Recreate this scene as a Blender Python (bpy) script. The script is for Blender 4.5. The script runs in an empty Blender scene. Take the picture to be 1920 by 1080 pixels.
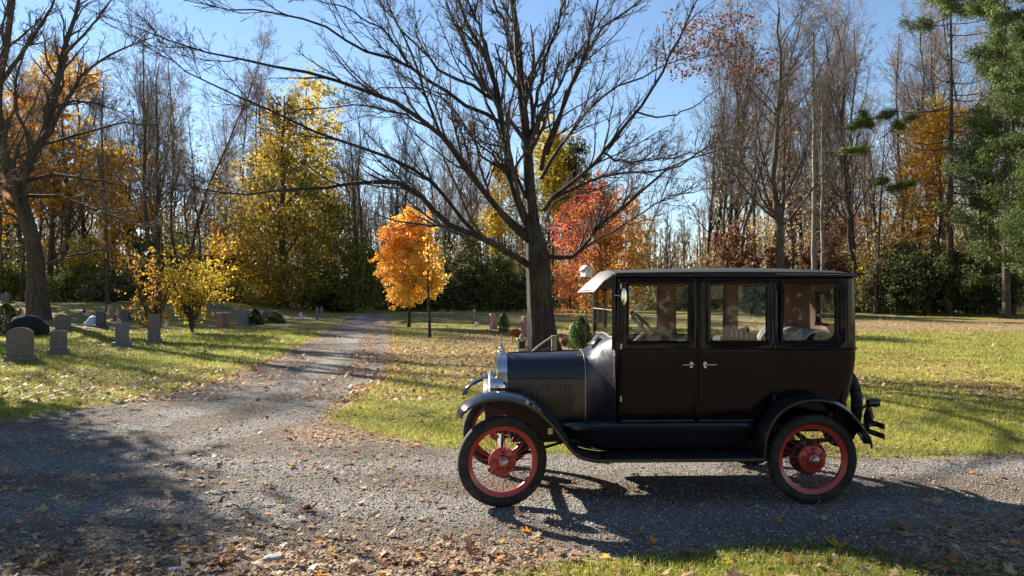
import bpy, bmesh, math, random
import numpy as np
from mathutils import Vector, Matrix

# ------------------------------------------------------------------ camera, sky, sun, exposure
S = bpy.context.scene
COL = S.collection
F = 1390.0; CX = 960.0; HY = 555.0; CH = 1.72          # focal length in photo pixels, horizon row, camera height
cam_d = bpy.data.cameras.new('camera'); cam = bpy.data.objects.new('camera', cam_d); COL.objects.link(cam)
cam_d.sensor_width = 36.0; cam_d.lens = F / 1920 * 36; cam_d.shift_y = 15 / 1920
cam_d.clip_start = 0.05; cam_d.clip_end = 5000
cam.location = (0, 0, CH); cam.rotation_euler = (math.radians(90), 0, 0)
S.camera = cam
SUN = Vector((-1.4, 1.4, 1.0)).normalized()
ELEV = math.asin(SUN.z)
w = bpy.data.worlds.new('World'); S.world = w; w.use_nodes = True
nt = w.node_tree; bg = nt.nodes['Background']
sky = nt.nodes.new('ShaderNodeTexSky'); sky.sky_type = 'NISHITA'; sky.sun_disc = False
sky.sun_elevation = ELEV; sky.sun_rotation = math.radians(-45)
sky.air_density = 1.0; sky.dust_density = 0.0; sky.ozone_density = 2.4; sky.altitude = 300
nt.links.new(sky.outputs[0], bg.inputs[0]); bg.inputs[1].default_value = 0.06
sl = bpy.data.lights.new('sun', 'SUN'); sl.energy = 5.0; sl.angle = math.radians(0.53); sl.color = (1.0, 0.93, 0.82)
so = bpy.data.objects.new('sun', sl); COL.objects.link(so)
so.rotation_euler = SUN.to_track_quat('Z', 'Y').to_euler(); so.location = (-30, 30, 40)
S.view_settings.view_transform = 'Standard'; S.view_settings.look = 'None'
S.view_settings.exposure = 1.6; S.view_settings.gamma = 1
S.render.engine = 'CYCLES'
S.cycles.max_bounces = 6; S.cycles.diffuse_bounces = 2; S.cycles.glossy_bounces = 3
S.cycles.transparent_max_bounces = 12; S.cycles.transmission_bounces = 4
S.cycles.use_denoising = True
S.cycles.caustics_reflective = False; S.cycles.caustics_refractive = False

# ------------------------------------------------------------------ helpers
def tag(o, label=None, cat=None, group=None, kind=None):
    if label: o['label'] = label
    if cat: o['category'] = cat
    if group: o['group'] = group
    if kind: o['kind'] = kind
    return o
def empty(name, loc=(0, 0, 0), rz=0.0, label=None, cat=None, group=None):
    o = bpy.data.objects.new(name, None); COL.objects.link(o)
    o.location = loc; o.rotation_euler = (0, 0, rz); o.empty_display_size = 0.2
    return tag(o, label, cat, group)
def link(name, me, mat, parent=None, loc=None):
    for m in (mat if isinstance(mat, (list, tuple)) else [mat]): me.materials.append(m)
    o = bpy.data.objects.new(name, me); COL.objects.link(o)
    if parent is not None: o.parent = parent
    if loc is not None: o.location = loc
    return o
def np_mesh(name, V, Fc, smooth=False, tone=None, extra=None):
    """V (n,3); Fc list of int arrays (m,k) all faces"""
    me = bpy.data.meshes.new(name)
    V = np.asarray(V, dtype=np.float32)
    me.vertices.add(len(V)); me.vertices.foreach_set('co', V.ravel())
    tot = sum(f.size for f in Fc); nf = sum(len(f) for f in Fc)
    me.loops.add(tot); me.polygons.add(nf)
    idx = np.concatenate([f.ravel() for f in Fc]).astype(np.int32)
    starts = []; s = 0
    for f in Fc:
        starts.append(s + np.arange(len(f)) * f.shape[1]); s += f.size
    me.loops.foreach_set('vertex_index', idx)
    me.polygons.foreach_set('loop_start', np.concatenate(starts).astype(np.int32))
    if smooth: me.polygons.foreach_set('use_smooth', np.ones(nf, dtype=bool))
    if tone is not None:
        a = me.attributes.new('tone', 'FLOAT', 'POINT'); a.data.foreach_set('value', np.asarray(tone, dtype=np.float32))
    for k, v in (extra or {}).items():
        a = me.attributes.new(k, 'FLOAT', 'POINT'); a.data.foreach_set('value', np.asarray(v, dtype=np.float32))
    me.update(calc_edges=True); me.validate()
    return me
class MB:
    """collects shapes of ONE part and links them as one mesh"""
    def __init__(s): s.v = []; s.f = []; s.sm = []
    def add(s, V, Fs, smooth=False):
        b = len(s.v); s.v += [tuple(p) for p in V]; s.f += [tuple(b + i for i in f) for f in Fs]; s.sm += [smooth] * len(Fs); return s
    def box(s, x0, x1, y0, y1, z0, z1):
        V = [(x, y, z) for z in (z0, z1) for y in (y0, y1) for x in (x0, x1)]
        return s.add(V, [(0, 2, 3, 1), (4, 5, 7, 6), (0, 1, 5, 4), (2, 6, 7, 3), (0, 4, 6, 2), (1, 3, 7, 5)])
    def obox(s, c, ax, ay, az):
        c = Vector(c); ax = Vector(ax); ay = Vector(ay); az = Vector(az)
        V = [c + ax * i + ay * j + az * k for k in (-1, 1) for j in (-1, 1) for i in (-1, 1)]
        return s.add(V, [(0, 2, 3, 1), (4, 5, 7, 6), (0, 1, 5, 4), (2, 6, 7, 3), (0, 4, 6, 2), (1, 3, 7, 5)])
    def tube(s, pts, r, k=8, cap=True, closed=False):
        pts = [Vector(p) for p in pts]; n = len(pts)
        rs = r if isinstance(r, (list, tuple)) else [r] * n
        V = []; prev = None
        for i, p in enumerate(pts):
            if closed: t = pts[(i + 1) % n] - pts[i - 1]
            else: t = pts[min(i + 1, n - 1)] - pts[max(i - 1, 0)]
            t.normalize()
            if prev is None: u = t.orthogonal().normalized()
            else:
                u = prev - t * prev.dot(t)
                u = u.normalized() if u.length > 1e-6 else t.orthogonal().normalized()
            prev = u; v = t.cross(u)
            for j in range(k):
                a = 2 * math.pi * j / k; V.append(p + (u * math.cos(a) + v * math.sin(a)) * rs[i])
        Fs = []
        for i in range(n if closed else n - 1):
            for j in range(k):
                a = i * k + j; b = i * k + (j + 1) % k; c = ((i + 1) % n) * k
                Fs.append((a, b, c + (j + 1) % k, c + j))
        if cap and not closed: Fs += [tuple(range(k))[::-1], tuple((n - 1) * k + j for j in range(k))]
        return s.add(V, Fs, True)
    def lathe(s, prof, c=(0, 0, 0), axis='z', k=32, closed=False):
        """prof: (radius, height) pairs about an axis"""
        V = []; n = len(prof)
        for (r, h) in prof:
            for j in range(k):
                a = 2 * math.pi * j / k; q = (r * math.cos(a), r * math.sin(a), h)
                if axis == 'y': q = (q[0], q[2], q[1])
                elif axis == 'x': q = (q[2], q[0], q[1])
                V.append((q[0] + c[0], q[1] + c[1], q[2] + c[2]))
        Fs = []
        for i in range(n if closed else n - 1):
            for j in range(k):
                i2 = (i + 1) % n
                Fs.append((i * k + j, i * k + (j + 1) % k, i2 * k + (j + 1) % k, i2 * k + j))
        if not closed: Fs += [tuple(range(k)), tuple((n - 1) * k + j for j in range(k))]
        return s.add(V, Fs, True)
    def loft(s, secs, smooth=True, caps=False, closed=False):
        n = len(secs); m = len(secs[0]); V = [p for q in secs for p in q]; Fs = []
        for i in range(n - 1):
            for j in range(m if closed else m - 1):
                Fs.append((i * m + j, i * m + (j + 1) % m, (i + 1) * m + (j + 1) % m, (i + 1) * m + j))
        if caps: Fs += [tuple(range(m)), tuple((n - 1) * m + j for j in range(m))]
        return s.add(V, Fs, smooth)
    def prism(s, poly, y0, y1):
        """poly of (x,z), extruded along y"""
        n = len(poly); V = [(x, y0, z) for x, z in poly] + [(x, y1, z) for x, z in poly]
        Fs = [tuple(range(n)), tuple(range(n, 2 * n))[::-1]] + [(i, (i + 1) % n, n + (i + 1) % n, n + i) for i in range(n)]
        return s.add(V, Fs)
    def build(s, name, mat, parent=None, loc=None, solid=0, bevel=0, offset=-1, matoff=0, angle=35, fix=True):
        me = bpy.data.meshes.new(name); me.from_pydata(s.v, [], s.f)
        me.polygons.foreach_set('use_smooth', s.sm)
        if fix:
            bm = bmesh.new(); bm.from_mesh(me); bmesh.ops.recalc_face_normals(bm, faces=bm.faces); bm.to_mesh(me); bm.free()
        me.set_sharp_from_angle(angle=math.radians(angle))
        o = link(name, me, mat, parent, loc)
        if solid:
            m = o.modifiers.new('s', 'SOLIDIFY'); m.thickness = solid; m.offset = offset
            if matoff: m.material_offset = matoff; m.material_offset_rim = matoff
        if bevel:
            m = o.modifiers.new('b', 'BEVEL'); m.width = bevel; m.segments = 2; m.limit_method = 'ANGLE'
        return o

# ------------------------------------------------------------------ materials
def NM(name):
    m = bpy.data.materials.new(name); m.use_nodes = True
    return m, m.node_tree, m.node_tree.nodes['Principled BSDF']
def nd(t, kind, **kw):
    n = t.nodes.new(kind)
    for k, v in kw.items():
        if hasattr(n, k): setattr(n, k, v)
        else: n.inputs[k].default_value = v
    return n
def ramp(t, fac, stops, interp='LINEAR'):
    r = t.nodes.new('ShaderNodeValToRGB'); r.color_ramp.interpolation = interp
    el = r.color_ramp.elements
    while len(el) < len(stops): el.new(0.5)
    for e, (p, c) in zip(el, stops): e.position = p; e.color = (*c, 1) if len(c) == 3 else c
    t.links.new(fac, r.inputs[0]); return r.outputs[0]
def mix(t, fac, a, b, mode='MIX'):
    n = t.nodes.new('ShaderNodeMix'); n.data_type = 'RGBA'; n.blend_type = mode
    for i, v in ((0, fac), (6, a), (7, b)):
        if isinstance(v, (int, float)): n.inputs[i].default_value = v
        elif isinstance(v, tuple): n.inputs[i].default_value = (*v, 1)
        else: t.links.new(v, n.inputs[i])
    return n.outputs[2]
def noise(t, scale, detail=4, rough=0.6, co=None, dist=0):
    n = t.nodes.new('ShaderNodeTexNoise'); n.inputs['Scale'].default_value = scale
    n.inputs['Detail'].default_value = detail; n.inputs['Roughness'].default_value = rough; n.inputs['Distortion'].default_value = dist
    t.links.new(co if co is not None else coords(t), n.inputs['Vector']); return n.outputs['Fac']
def coords(t, which='Object'):
    for n in t.nodes:
        if n.bl_idname == 'ShaderNodeTexCoord': return n.outputs[which]
    return t.nodes.new('ShaderNodeTexCoord').outputs[which]
def math_(t, op, a, b=None, c=None):
    n = t.nodes.new('ShaderNodeMath'); n.operation = op
    for i, v in enumerate((a, b, c)):
        if v is None: continue
        if isinstance(v, (int, float)): n.inputs[i].default_value = v
        else: t.links.new(v, n.inputs[i])
    return n.outputs[0]
def bump(t, b, h, dist, strength=1.0, normal=None):
    n = t.nodes.new('ShaderNodeBump'); n.inputs['Strength'].default_value = strength; n.inputs['Distance'].default_value = dist
    t.links.new(h, n.inputs['Height'])
    if normal is not None: t.links.new(normal, n.inputs['Normal'])
    if b is not None: t.links.new(n.outputs[0], b.inputs['Normal'])
    return n.outputs[0]
def attr(t, name):
    n = t.nodes.new('ShaderNodeAttribute'); n.attribute_name = name; return n.outputs['Fac']
def simple(name, col, rough=0.6, metal=0.0, var=0.15, scale=8, bmp=0, coat=0, spec=0.5):
    m, t, b = NM(name)
    c = mix(t, noise(t, scale, 5), tuple(x * (1 - var) for x in col), tuple(min(1, x * (1 + var)) for x in col))
    t.links.new(c, b.inputs['Base Color']); b.inputs['Roughness'].default_value = rough; b.inputs['Metallic'].default_value = metal
    b.inputs['Coat Weight'].default_value = coat; b.inputs['Specular IOR Level'].default_value = spec
    if bmp: bump(t, b, noise(t, scale * 4, 6), bmp)
    return m
def leafmat(name, stops, trans=0.45, rough=0.55):
    m, t, b = NM(name)
    c = ramp(t, attr(t, 'tone'), stops)
    t.links.new(c, b.inputs['Base Color']); b.inputs['Roughness'].default_value = rough; b.inputs['Specular IOR Level'].default_value = 0.25
    tr = t.nodes.new('ShaderNodeBsdfTranslucent'); t.links.new(c, tr.inputs[0])
    mx = t.nodes.new('ShaderNodeMixShader'); mx.inputs[0].default_value = trans
    t.links.new(b.outputs[0], mx.inputs[1]); t.links.new(tr.outputs[0], mx.inputs[2])
    t.links.new(mx.outputs[0], t.nodes['Material Output'].inputs[0]); return m
def barkmat(name, c0, c1, vs=1.0):
    m, t, b = NM(name)
    mp = t.nodes.new('ShaderNodeMapping'); mp.inputs['Scale'].default_value = (9 * vs, 9 * vs, 1.3 * vs)
    t.links.new(coords(t), mp.inputs[0])
    n1 = noise(t, 1.6, 6, 0.7, mp.outputs[0], 0.6); n2 = noise(t, 1.1, 3)
    c = ramp(t, n1, [(0.35, tuple(x * 0.45 for x in c0)), (0.5, c0), (0.68, c1)])
    c = mix(t, ramp(t, n2, [(0.5, (0, 0, 0)), (0.7, (0.5, 0.5, 0.5))]), c, (0.11, 0.12, 0.06))
    t.links.new(c, b.inputs['Base Color']); b.inputs['Roughness'].default_value = 0.9; b.inputs['Specular IOR Level'].default_value = 0.2
    bump(t, b, n1, 0.05, 1.0); return m

M = {}
M['bark'] = barkmat('bark_grey_brown', (0.045, 0.034, 0.027), (0.10, 0.078, 0.06))
M['bark_dark'] = barkmat('bark_dark', (0.075, 0.056, 0.043), (0.16, 0.125, 0.095))
M['bark_light'] = barkmat('bark_light', (0.22, 0.18, 0.14), (0.42, 0.35, 0.27))
M['twig'] = simple('twig_bark', (0.07, 0.056, 0.046), 0.85, var=0.3, scale=2)
M['twig_grey'] = simple('twig_bark_grey', (0.25, 0.185, 0.14), 0.85, var=0.35, scale=0.5)

def paint(name, col, rough, bmp=0.0004, coat=0.6, dust=0.0, spec=0.5):
    m, t, b = NM(name)
    n = noise(t, 3, 5); n2 = noise(t, 60, 4)
    d = math_(t, 'MULTIPLY', ramp(t, n, [(0.42, (0, 0, 0)), (0.72, (1, 1, 1))]), dust)
    c = mix(t, d, col, (0.10, 0.085, 0.07))
    sp = ramp(t, n2, [(0.66, (0, 0, 0)), (0.7, (1, 1, 1))])
    c = mix(t, math_(t, 'MULTIPLY', sp, dust * 0.8), c, (0.2, 0.18, 0.16))
    t.links.new(c, b.inputs['Base Color'])
    t.links.new(ramp(t, noise(t, 14, 5), [(0.3, (rough * 0.7,) * 3), (0.75, (rough * 1.5,) * 3)]), b.inputs['Roughness'])
    b.inputs['Coat Weight'].default_value = coat; b.inputs['Coat Roughness'].default_value = rough * 0.7; b.inputs['Specular IOR Level'].default_value = spec
    bump(t, b, noise(t, 2.6, 2), 0.009, 0.7, bump(t, None, n2, bmp, 0.2))
    return m
M['paint'] = paint('aged_black_paint', (0.0055, 0.003, 0.0065), 0.11, coat=.0, dust=0.012, spec=.17)
M['hood_paint'] = paint('dusty_hood_paint', (0.012, 0.007, 0.016), 0.33, coat=.35, dust=0.16)
M['fender'] = paint('black_fender_enamel', (0.010, 0.011, 0.014), 0.16, dust=0.06)
M['chassis'] = simple('chassis_black', (0.015, 0.014, 0.014), 0.6)
M['rubber'] = simple('tyre_rubber', (0.022, 0.021, 0.020), 0.75, var=0.4, scale=20, bmp=0.002, spec=0.3)
def _rub():
    m, t, b = NM('tyre_rubber_dusty')
    c = mix(t, ramp(t, noise(t, 7, 6, .75), [(.45, (0, 0, 0)), (.75, (.7, .7, .7))]), (.020, .019, .018), (.085, .075, .062))
    t.links.new(c, b.inputs['Base Color']); b.inputs['Roughness'].default_value = .8; b.inputs['Specular IOR Level'].default_value = .3; bump(t, b, noise(t, 60, 4), .002); return m
M['rubber'] = _rub()
M['red'] = paint('red_wheel_paint', (0.42, 0.028, 0.022), 0.3, dust=0.12)
M['nickel'] = simple('nickel_plate', (0.72, 0.69, 0.63), 0.12, 1.0, var=0.1, scale=12)
M['dull_metal'] = simple('dull_metal', (0.45, 0.42, 0.36), 0.35, 1.0, scale=30)
M['lining'] = simple('tan_headlining', (0.29, 0.18, 0.125), 0.9, var=0.12, scale=5)
M['roof'] = simple('roof_cloth', (0.016, 0.015, 0.016), 0.75, scale=60, bmp=0.002)
M['visor'] = simple('weathered_visor', (0.07, 0.066, 0.062), 0.5, var=0.6, scale=6, bmp=0.001)
M['seat'] = simple('seat_cloth', (0.42, 0.41, 0.37), 0.85, var=0.15, scale=12, bmp=0.002)
M['dark_seat'] = simple('dark_seat_cloth', (0.06, 0.055, 0.05), 0.85)
M['wood_rim'] = simple('steering_wheel_wood', (0.10, 0.045, 0.025), 0.35, scale=20)
M['pinstripe'] = simple('worn_edge', (0.30, 0.29, 0.28), 0.4, 0.6)
def glassmat():
    m, t, b = NM('window_glass')
    tr = t.nodes.new('ShaderNodeBsdfTransparent'); tr.inputs[0].default_value = (0.98, 0.985, 0.98, 1)
    gl = t.nodes.new('ShaderNodeBsdfGlossy'); gl.inputs['Roughness'].default_value = 0.02
    fr = t.nodes.new('ShaderNodeFresnel'); fr.inputs[0].default_value = 1.45
    df = t.nodes.new('ShaderNodeBsdfDiffuse'); df.inputs[0].default_value = (0.5, 0.5, 0.48, 1)
    m1 = t.nodes.new('ShaderNodeMixShader'); m1.inputs[0].default_value = 0.006
    t.links.new(tr.outputs[0], m1.inputs[1]); t.links.new(df.outputs[0], m1.inputs[2])
    m2 = t.nodes.new('ShaderNodeMixShader')
    t.links.new(math_(t, 'MULTIPLY', fr.outputs[0], 0.5), m2.inputs[0]); t.links.new(m1.outputs[0], m2.inputs[1]); t.links.new(gl.outputs[0], m2.inputs[2])
    t.links.new(m2.outputs[0], t.nodes['Material Output'].inputs[0]); return m
M['glass'] = glassmat()

# ------------------------------------------------------------------ terrain
def sstep(a, b, x):
    t = np.clip((np.asarray(x, dtype=float) - a) / (b - a), 0, 1); return t * t * (3 - 2 * t)
def gh(x, y):
    x = np.asarray(x, dtype=float); y = np.asarray(y, dtype=float)
    z = 0.5 * sstep(22, 60, y) + 1.1 * sstep(60, 110, y)
    z = z + 0.75 * sstep(34, 50, y) * sstep(-13, -22, x) * (1 - sstep(55, 80, y) * 0.2)
    return z
def G(px, py):
    """ground point seen at a photo pixel"""
    Y = F * CH / (py - HY)
    for _ in range(40):
        X = (px - CX) / F * Y
        Y = 0.5 * Y + 0.5 * F * (CH - float(gh(X, Y))) / (py - HY)
    X = (px - CX) / F * Y
    return Vector((X, Y, float(gh(X, Y))))
def AT(px, Y):
    X = (px - CX) / F * Y; return Vector((X, Y, float(gh(X, Y))))
def PZ(px, py, Y):
    return Vector(((px - CX) / F * Y, Y, CH - (py - HY) / F * Y))

def gpt(px, py):
    Y = F * CH / (py - HY); return ((px - CX) / F * Y, Y)
def poly_sd(X, Y, poly):
    """signed distance, positive inside"""
    P = np.array(poly); Q = np.roll(P, -1, 0)
    d = np.full(X.shape, 1e9); ins = np.zeros(X.shape, bool)
    for (ax, ay), (bx, by) in zip(P, Q):
        ex, ey = bx - ax, by - ay; L = ex * ex + ey * ey + 1e-9
        t = np.clip(((X - ax) * ex + (Y - ay) * ey) / L, 0, 1)
        d = np.minimum(d, np.hypot(X - ax - t * ex, Y - ay - t * ey))
        c = ((ay > Y) != (by > Y)) & (X < (bx - ax) * (Y - ay) / (by - ay + 1e-12) + ax); ins ^= c
    return np.where(ins, d, -d)
# edges of the gravel, traced as places on the ground
UP = [(0, 792), (80, 778), (160, 765), (300, 745), (420, 712), (500, 680), (560, 652), (610, 628), (650, 608), (680, 600)]
DN = [(722, 600), (728, 612), (732, 640), (738, 668), (730, 690), (712, 712), (672, 738), (630, 762), (600, 785), (640, 805), (720, 826), (850, 843), (1100, 852), (1400, 856), (1640, 858), (1800, 856), (1920, 851)]
LOW = [(1920, 1062), (1760, 1052), (1650, 1045), (1560, 1026), (1450, 1030), (1300, 1037), (1150, 1042), (1010, 1052), (950, 1072)]
gp = [(-60, 9.2), (-14, 10.2)] + [gpt(*p) for p in UP] + [gpt(*p) for p in DN] + [(14, 8.3), (60, 8.8), (60, 4.2), (9, 4.5)] + [gpt(*p) for p in LOW] + [(-0.3, 4.2), (-1.2, 3.5), (-8, 3.0), (-60, 2.0)]
cross = [(-22, 47), (-8, 46.6), (10, 46), (26, 46.5), (26, 49.5), (10, 48.6), (-8, 49), (-22, 50)]
def gravel_sd(X, Y):
    return np.maximum(poly_sd(X, Y, gp), poly_sd(X, Y, cross))
mid = [gpt(*p) for p in [(640, 700), (660, 670), (676, 640), (690, 615), (704, 612), (704, 640), (700, 670), (690, 700), (660, 715)]]
def litter_d(X, Y):
    """how thickly leaves lie, 0..1"""
    px = CX + F * X / np.maximum(Y, 0.5); py = HY + F * CH / np.maximum(Y, 0.5)
    g = gravel_sd(X, Y)
    d = np.where(g > 0, 0.16 - .10 * track_f(X, Y), 0.30 + .14 * np.sin(X * .8 + 1.5 * np.sin(Y * .5)) + .08 * np.sin(X * 2.3 - Y * .9))
    d = np.maximum(d, 0.75 * np.exp(-((g + 0.05) / 0.30) ** 2) * (X < -1.0) * (Y > 5))          # drift along the left verge
    d = np.maximum(d, 1.0 * np.exp(-(((X - 0.5) / 7.5) ** 2 + ((Y - 25) / 11.5) ** 2) ** 1.8) * (g < 0.2))   # round the maple
    d = np.maximum(d, 0.95 * sstep(-4.6, -3.4, X) * sstep(29, 24, Y) * sstep(17, 21, Y) * (X < 1))
    d = np.maximum(d, 0.55 * sstep(-0.25, 0.1, poly_sd(X, Y, mid)))
    d = np.maximum(d, 0.75 * np.exp(-(((px - 610) / 150) ** 2 + ((py - 815) / 40) ** 2)))
    d = np.maximum(d, 0.72 * sstep(940, 1060, py) * (px < 1050))
    d = np.maximum(d, 0.40 * sstep(2.6, 1.2, Y))
    d = np.maximum(d, 0.30 * sstep(900, 700, px) * sstep(3.5, 5, Y) * sstep(13, 9, Y))
    d = np.maximum(d, 0.75 * sstep(1600, 1780, px) * sstep(900, 990, py))
    d = np.maximum(d, 0.62 * sstep(6, 12, X) * sstep(26, 33, Y) * sstep(50, 40, Y))
    d = np.maximum(d, 0.35 * sstep(1500, 1700, px) * sstep(700, 640, py))
    d = np.maximum(d, .52 * np.exp(-(((px - 760) / 170) ** 2 + ((py - 770) / 60) ** 2)))
    return np.clip(d, 0, 1)

lane = [gpt(*p) for p in [(702, 600), (704, 620), (700, 645), (680, 680), (625, 720), (520, 760), (360, 800), (150, 840)]] + [(-14, 8.2), (-60, 7.4)]
front = [(-60, 6.4), (-10, 6.9), (0, 6.75), (10, 6.6), (60, 6.4)]
def line_d(X, Y, pts):
    d = np.full(X.shape, 1e9)
    for (ax, ay), (bx, by) in zip(pts[:-1], pts[1:]):
        ex, ey = bx - ax, by - ay; t = np.clip(((X - ax) * ex + (Y - ay) * ey) / (ex * ex + ey * ey), 0, 1); d = np.minimum(d, np.hypot(X - ax - t * ex, Y - ay - t * ey))
    return d
def track_f(X, Y):
    return np.maximum(np.exp(-((line_d(X, Y, lane) - .78) / .34) ** 2), .8 * np.exp(-((line_d(X, Y, front) - .75) / .34) ** 2))
ys = np.concatenate([np.arange(-30, 2, 1.5), np.arange(2, 14, 0.16), np.geomspace(14, 130, 110), [180, 300, 600, 1200, 2500]])
ys = np.unique(np.round(ys, 3))
u = np.linspace(-1, 1, 261); xs = 140 * np.sinh(u * 4.2) / math.sinh(4.2)
xs = np.concatenate([[-2500, -800, -300], xs, [300, 800, 2500]])
GX, GY = np.meshgrid(xs, ys)
rs = np.random.RandomState(1)
GZ = gh(GX, GY)
GZ = GZ + (0.035 * np.sin(GX * 0.9 + 1.3 * np.sin(GY * 0.5)) * np.sin(GY * 0.8 + GX * 0.23)) * sstep(9, 16, GY) 
V = np.stack([GX, GY, GZ], -1).reshape(-1, 3)
ny, nx = GX.shape; ii = np.arange(ny * nx).reshape(ny, nx)
FQ = np.stack([ii[:-1, :-1], ii[:-1, 1:], ii[1:, 1:], ii[1:, :-1]], -1).reshape(-1, 4)
sd = gravel_sd(GX, GY); lt = litter_d(GX, GY)
def ground_mat():
    m, t, b = NM('ground_gravel_grass')
    co = coords(t)
    # gravel
    v1 = nd(t, 'ShaderNodeTexVoronoi'); v1.inputs['Scale'].default_value = 75; t.links.new(co, v1.inputs['Vector'])
    v2 = nd(t, 'ShaderNodeTexVoronoi'); v2.inputs['Scale'].default_value = 21; t.links.new(co, v2.inputs['Vector'])
    bw = t.nodes.new('ShaderNodeSeparateColor'); t.links.new(v1.outputs['Color'], bw.inputs[0])
    gc = ramp(t, bw.outputs[0], [(0.0, (0.13, 0.115, 0.10)), (0.35, (0.235, 0.21, 0.18)), (0.7, (0.34, 0.305, 0.26)), (0.97, (0.58, 0.53, 0.47))])
    gl = noise(t, 0.7, 5, 0.65)
    gl = math_(t, 'SUBTRACT', math_(t, 'ADD', gl, 0.06), math_(t, 'MULTIPLY', attr(t, 'track'), 0.32))
    gc = mix(t, ramp(t, gl, [(0.38, (0, 0, 0)), (0.58, (0.9, 0.9, 0.9))]), gc, mix(t, noise(t, 25, 3), (0.13, 0.095, 0.068), (0.26, 0.20, 0.145)))
    # grass
    gn = noise(t, 1.1, 6, 0.7); gn2 = noise(t, 18, 5, 0.75)
    gr = ramp(t, gn2, [(0.3, (0.09, 0.09, 0.018)), (0.5, (0.28, 0.26, 0.045)), (0.72, (0.48, 0.41, 0.10))])
    gr = mix(t, ramp(t, gn, [(0.42, (0, 0, 0)), (0.68, (0.7, 0.7, 0.7))]), gr, (0.36, 0.27, 0.11))
    # litter
    ln = noise(t, 22, 8, 0.9)
    vl = nd(t, 'ShaderNodeTexVoronoi'); vl.inputs['Scale'].default_value = 34; t.links.new(co, vl.inputs['Vector'])
    s2 = t.nodes.new('ShaderNodeSeparateColor'); t.links.new(vl.outputs['Color'], s2.inputs[0])
    lc = ramp(t, s2.outputs[1], [(0.0, (0.12, 0.06, 0.03)), (0.35, (0.30, 0.17, 0.09)), (0.65, (0.46, 0.31, 0.18)), (0.95, (0.62, 0.49, 0.33))])
    sdn = math_(t, 'ADD', attr(t, 'gravel'), math_(t, 'MULTIPLY', math_(t, 'SUBTRACT', noise(t, 2.6, 6, 0.7), 0.5), 1.1))
    gm = ramp(t, math_(t, 'MULTIPLY_ADD', sdn, 1.6, 0.5), [(0.35, (0, 0, 0)), (0.65, (1, 1, 1))])
    c = mix(t, gm, gr, gc)
    lm = math_(t, 'SUBTRACT', math_(t, 'ADD', attr(t, 'litter'), ln), 1.0)
    lmr = ramp(t, math_(t, 'MULTIPLY_ADD', lm, 3.0, 0.42), [(0.3, (0, 0, 0)), (0.9, (0.85, 0.85, 0.85))])
    c = mix(t, lmr, c, lc)
    t.links.new(c, b.inputs['Base Color']); b.inputs['Roughness'].default_value = 0.95; b.inputs['Specular IOR Level'].default_value = 0.15
    hg = math_(t, 'SUBTRACT', 1.0, v1.outputs['Distance'])
    hh = math_(t, 'ADD', math_(t, 'MULTIPLY', hg, 0.7), math_(t, 'MULTIPLY', v2.outputs['Distance'], -0.35))
    n1 = bump(t, None, noise(t, 4, 6, 0.7), 0.06, 0.8)
    n2 = bump(t, None, gn2, 0.05, 0.9, n1)
    bump(t, b, hh, 0.028, 0.9, n2)
    return m
M['ground'] = ground_mat()
go = link('ground', np_mesh('ground', V, [FQ], True, extra={'gravel': sd.ravel(), 'litter': lt.ravel(), 'track': track_f(GX, GY).ravel()}), M['ground'])
tag(go, kind='structure')

# ------------------------------------------------------------------ the old sedan
# car frame: x runs from the front axle to the back, y from the near wheels to the far wheels, z up
TH = math.radians(2.0); CO = Vector((-0.078, 6.05, 0.0))
car = empty('vintage_sedan', CO, TH, 'antique black box-bodied sedan with red wire wheels parked on the gravel', 'car')
def L(px, py, y):
    """photo pixel -> (x, z) on the upright plane at car depth y"""
    dx, dz = (px - CX) / F, -(py - HY) / F
    c, s_ = math.cos(TH), math.sin(TH)
    # t*(dx,1) = CO + x(c,s)+y(-s,c)
    bx, by = CO.x - y * s_, CO.y + y * c
    # t*dx - x*c = bx ; t - x*s = by
    t = (bx * s_ - by * c) / (dx * s_ - c); x = (t * dx - bx) / c
    return (x, CH + dz * t)
YC = 0.71
def mir(y, s): return y if s > 0 else 2 * YC - y
XF = L(1155, 600, .13)[0]; XR = 3.05
ZB, ZW0, ZW1, ZT, ZBELT = 0.645, 1.335, 1.828, 1.895, 1.274
wx = [L(p, 600, .13)[0] for p in (1177, 1293, 1330, 1440, 1466, 1570)]
dx_ = [L(p, 600, .13)[0] for p in (1163, 1305, 1309, 1452)]
def yside(z): return 0.128 + 0.02 * max(0, (ZBELT - z) / .6) ** 1.5 + 0.012 * max(0, (z - ZBELT) / .6)
def xrear(z): return XR - 0.13 * max(0, (ZBELT - z) / .63) ** 1.7 - 0.01 * max(0, (z - ZBELT) / .6)
RC = 0.13
def side_pt(x, z, s, off=0.0):
    return (x, mir(yside(z) - off, s), z)
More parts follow.
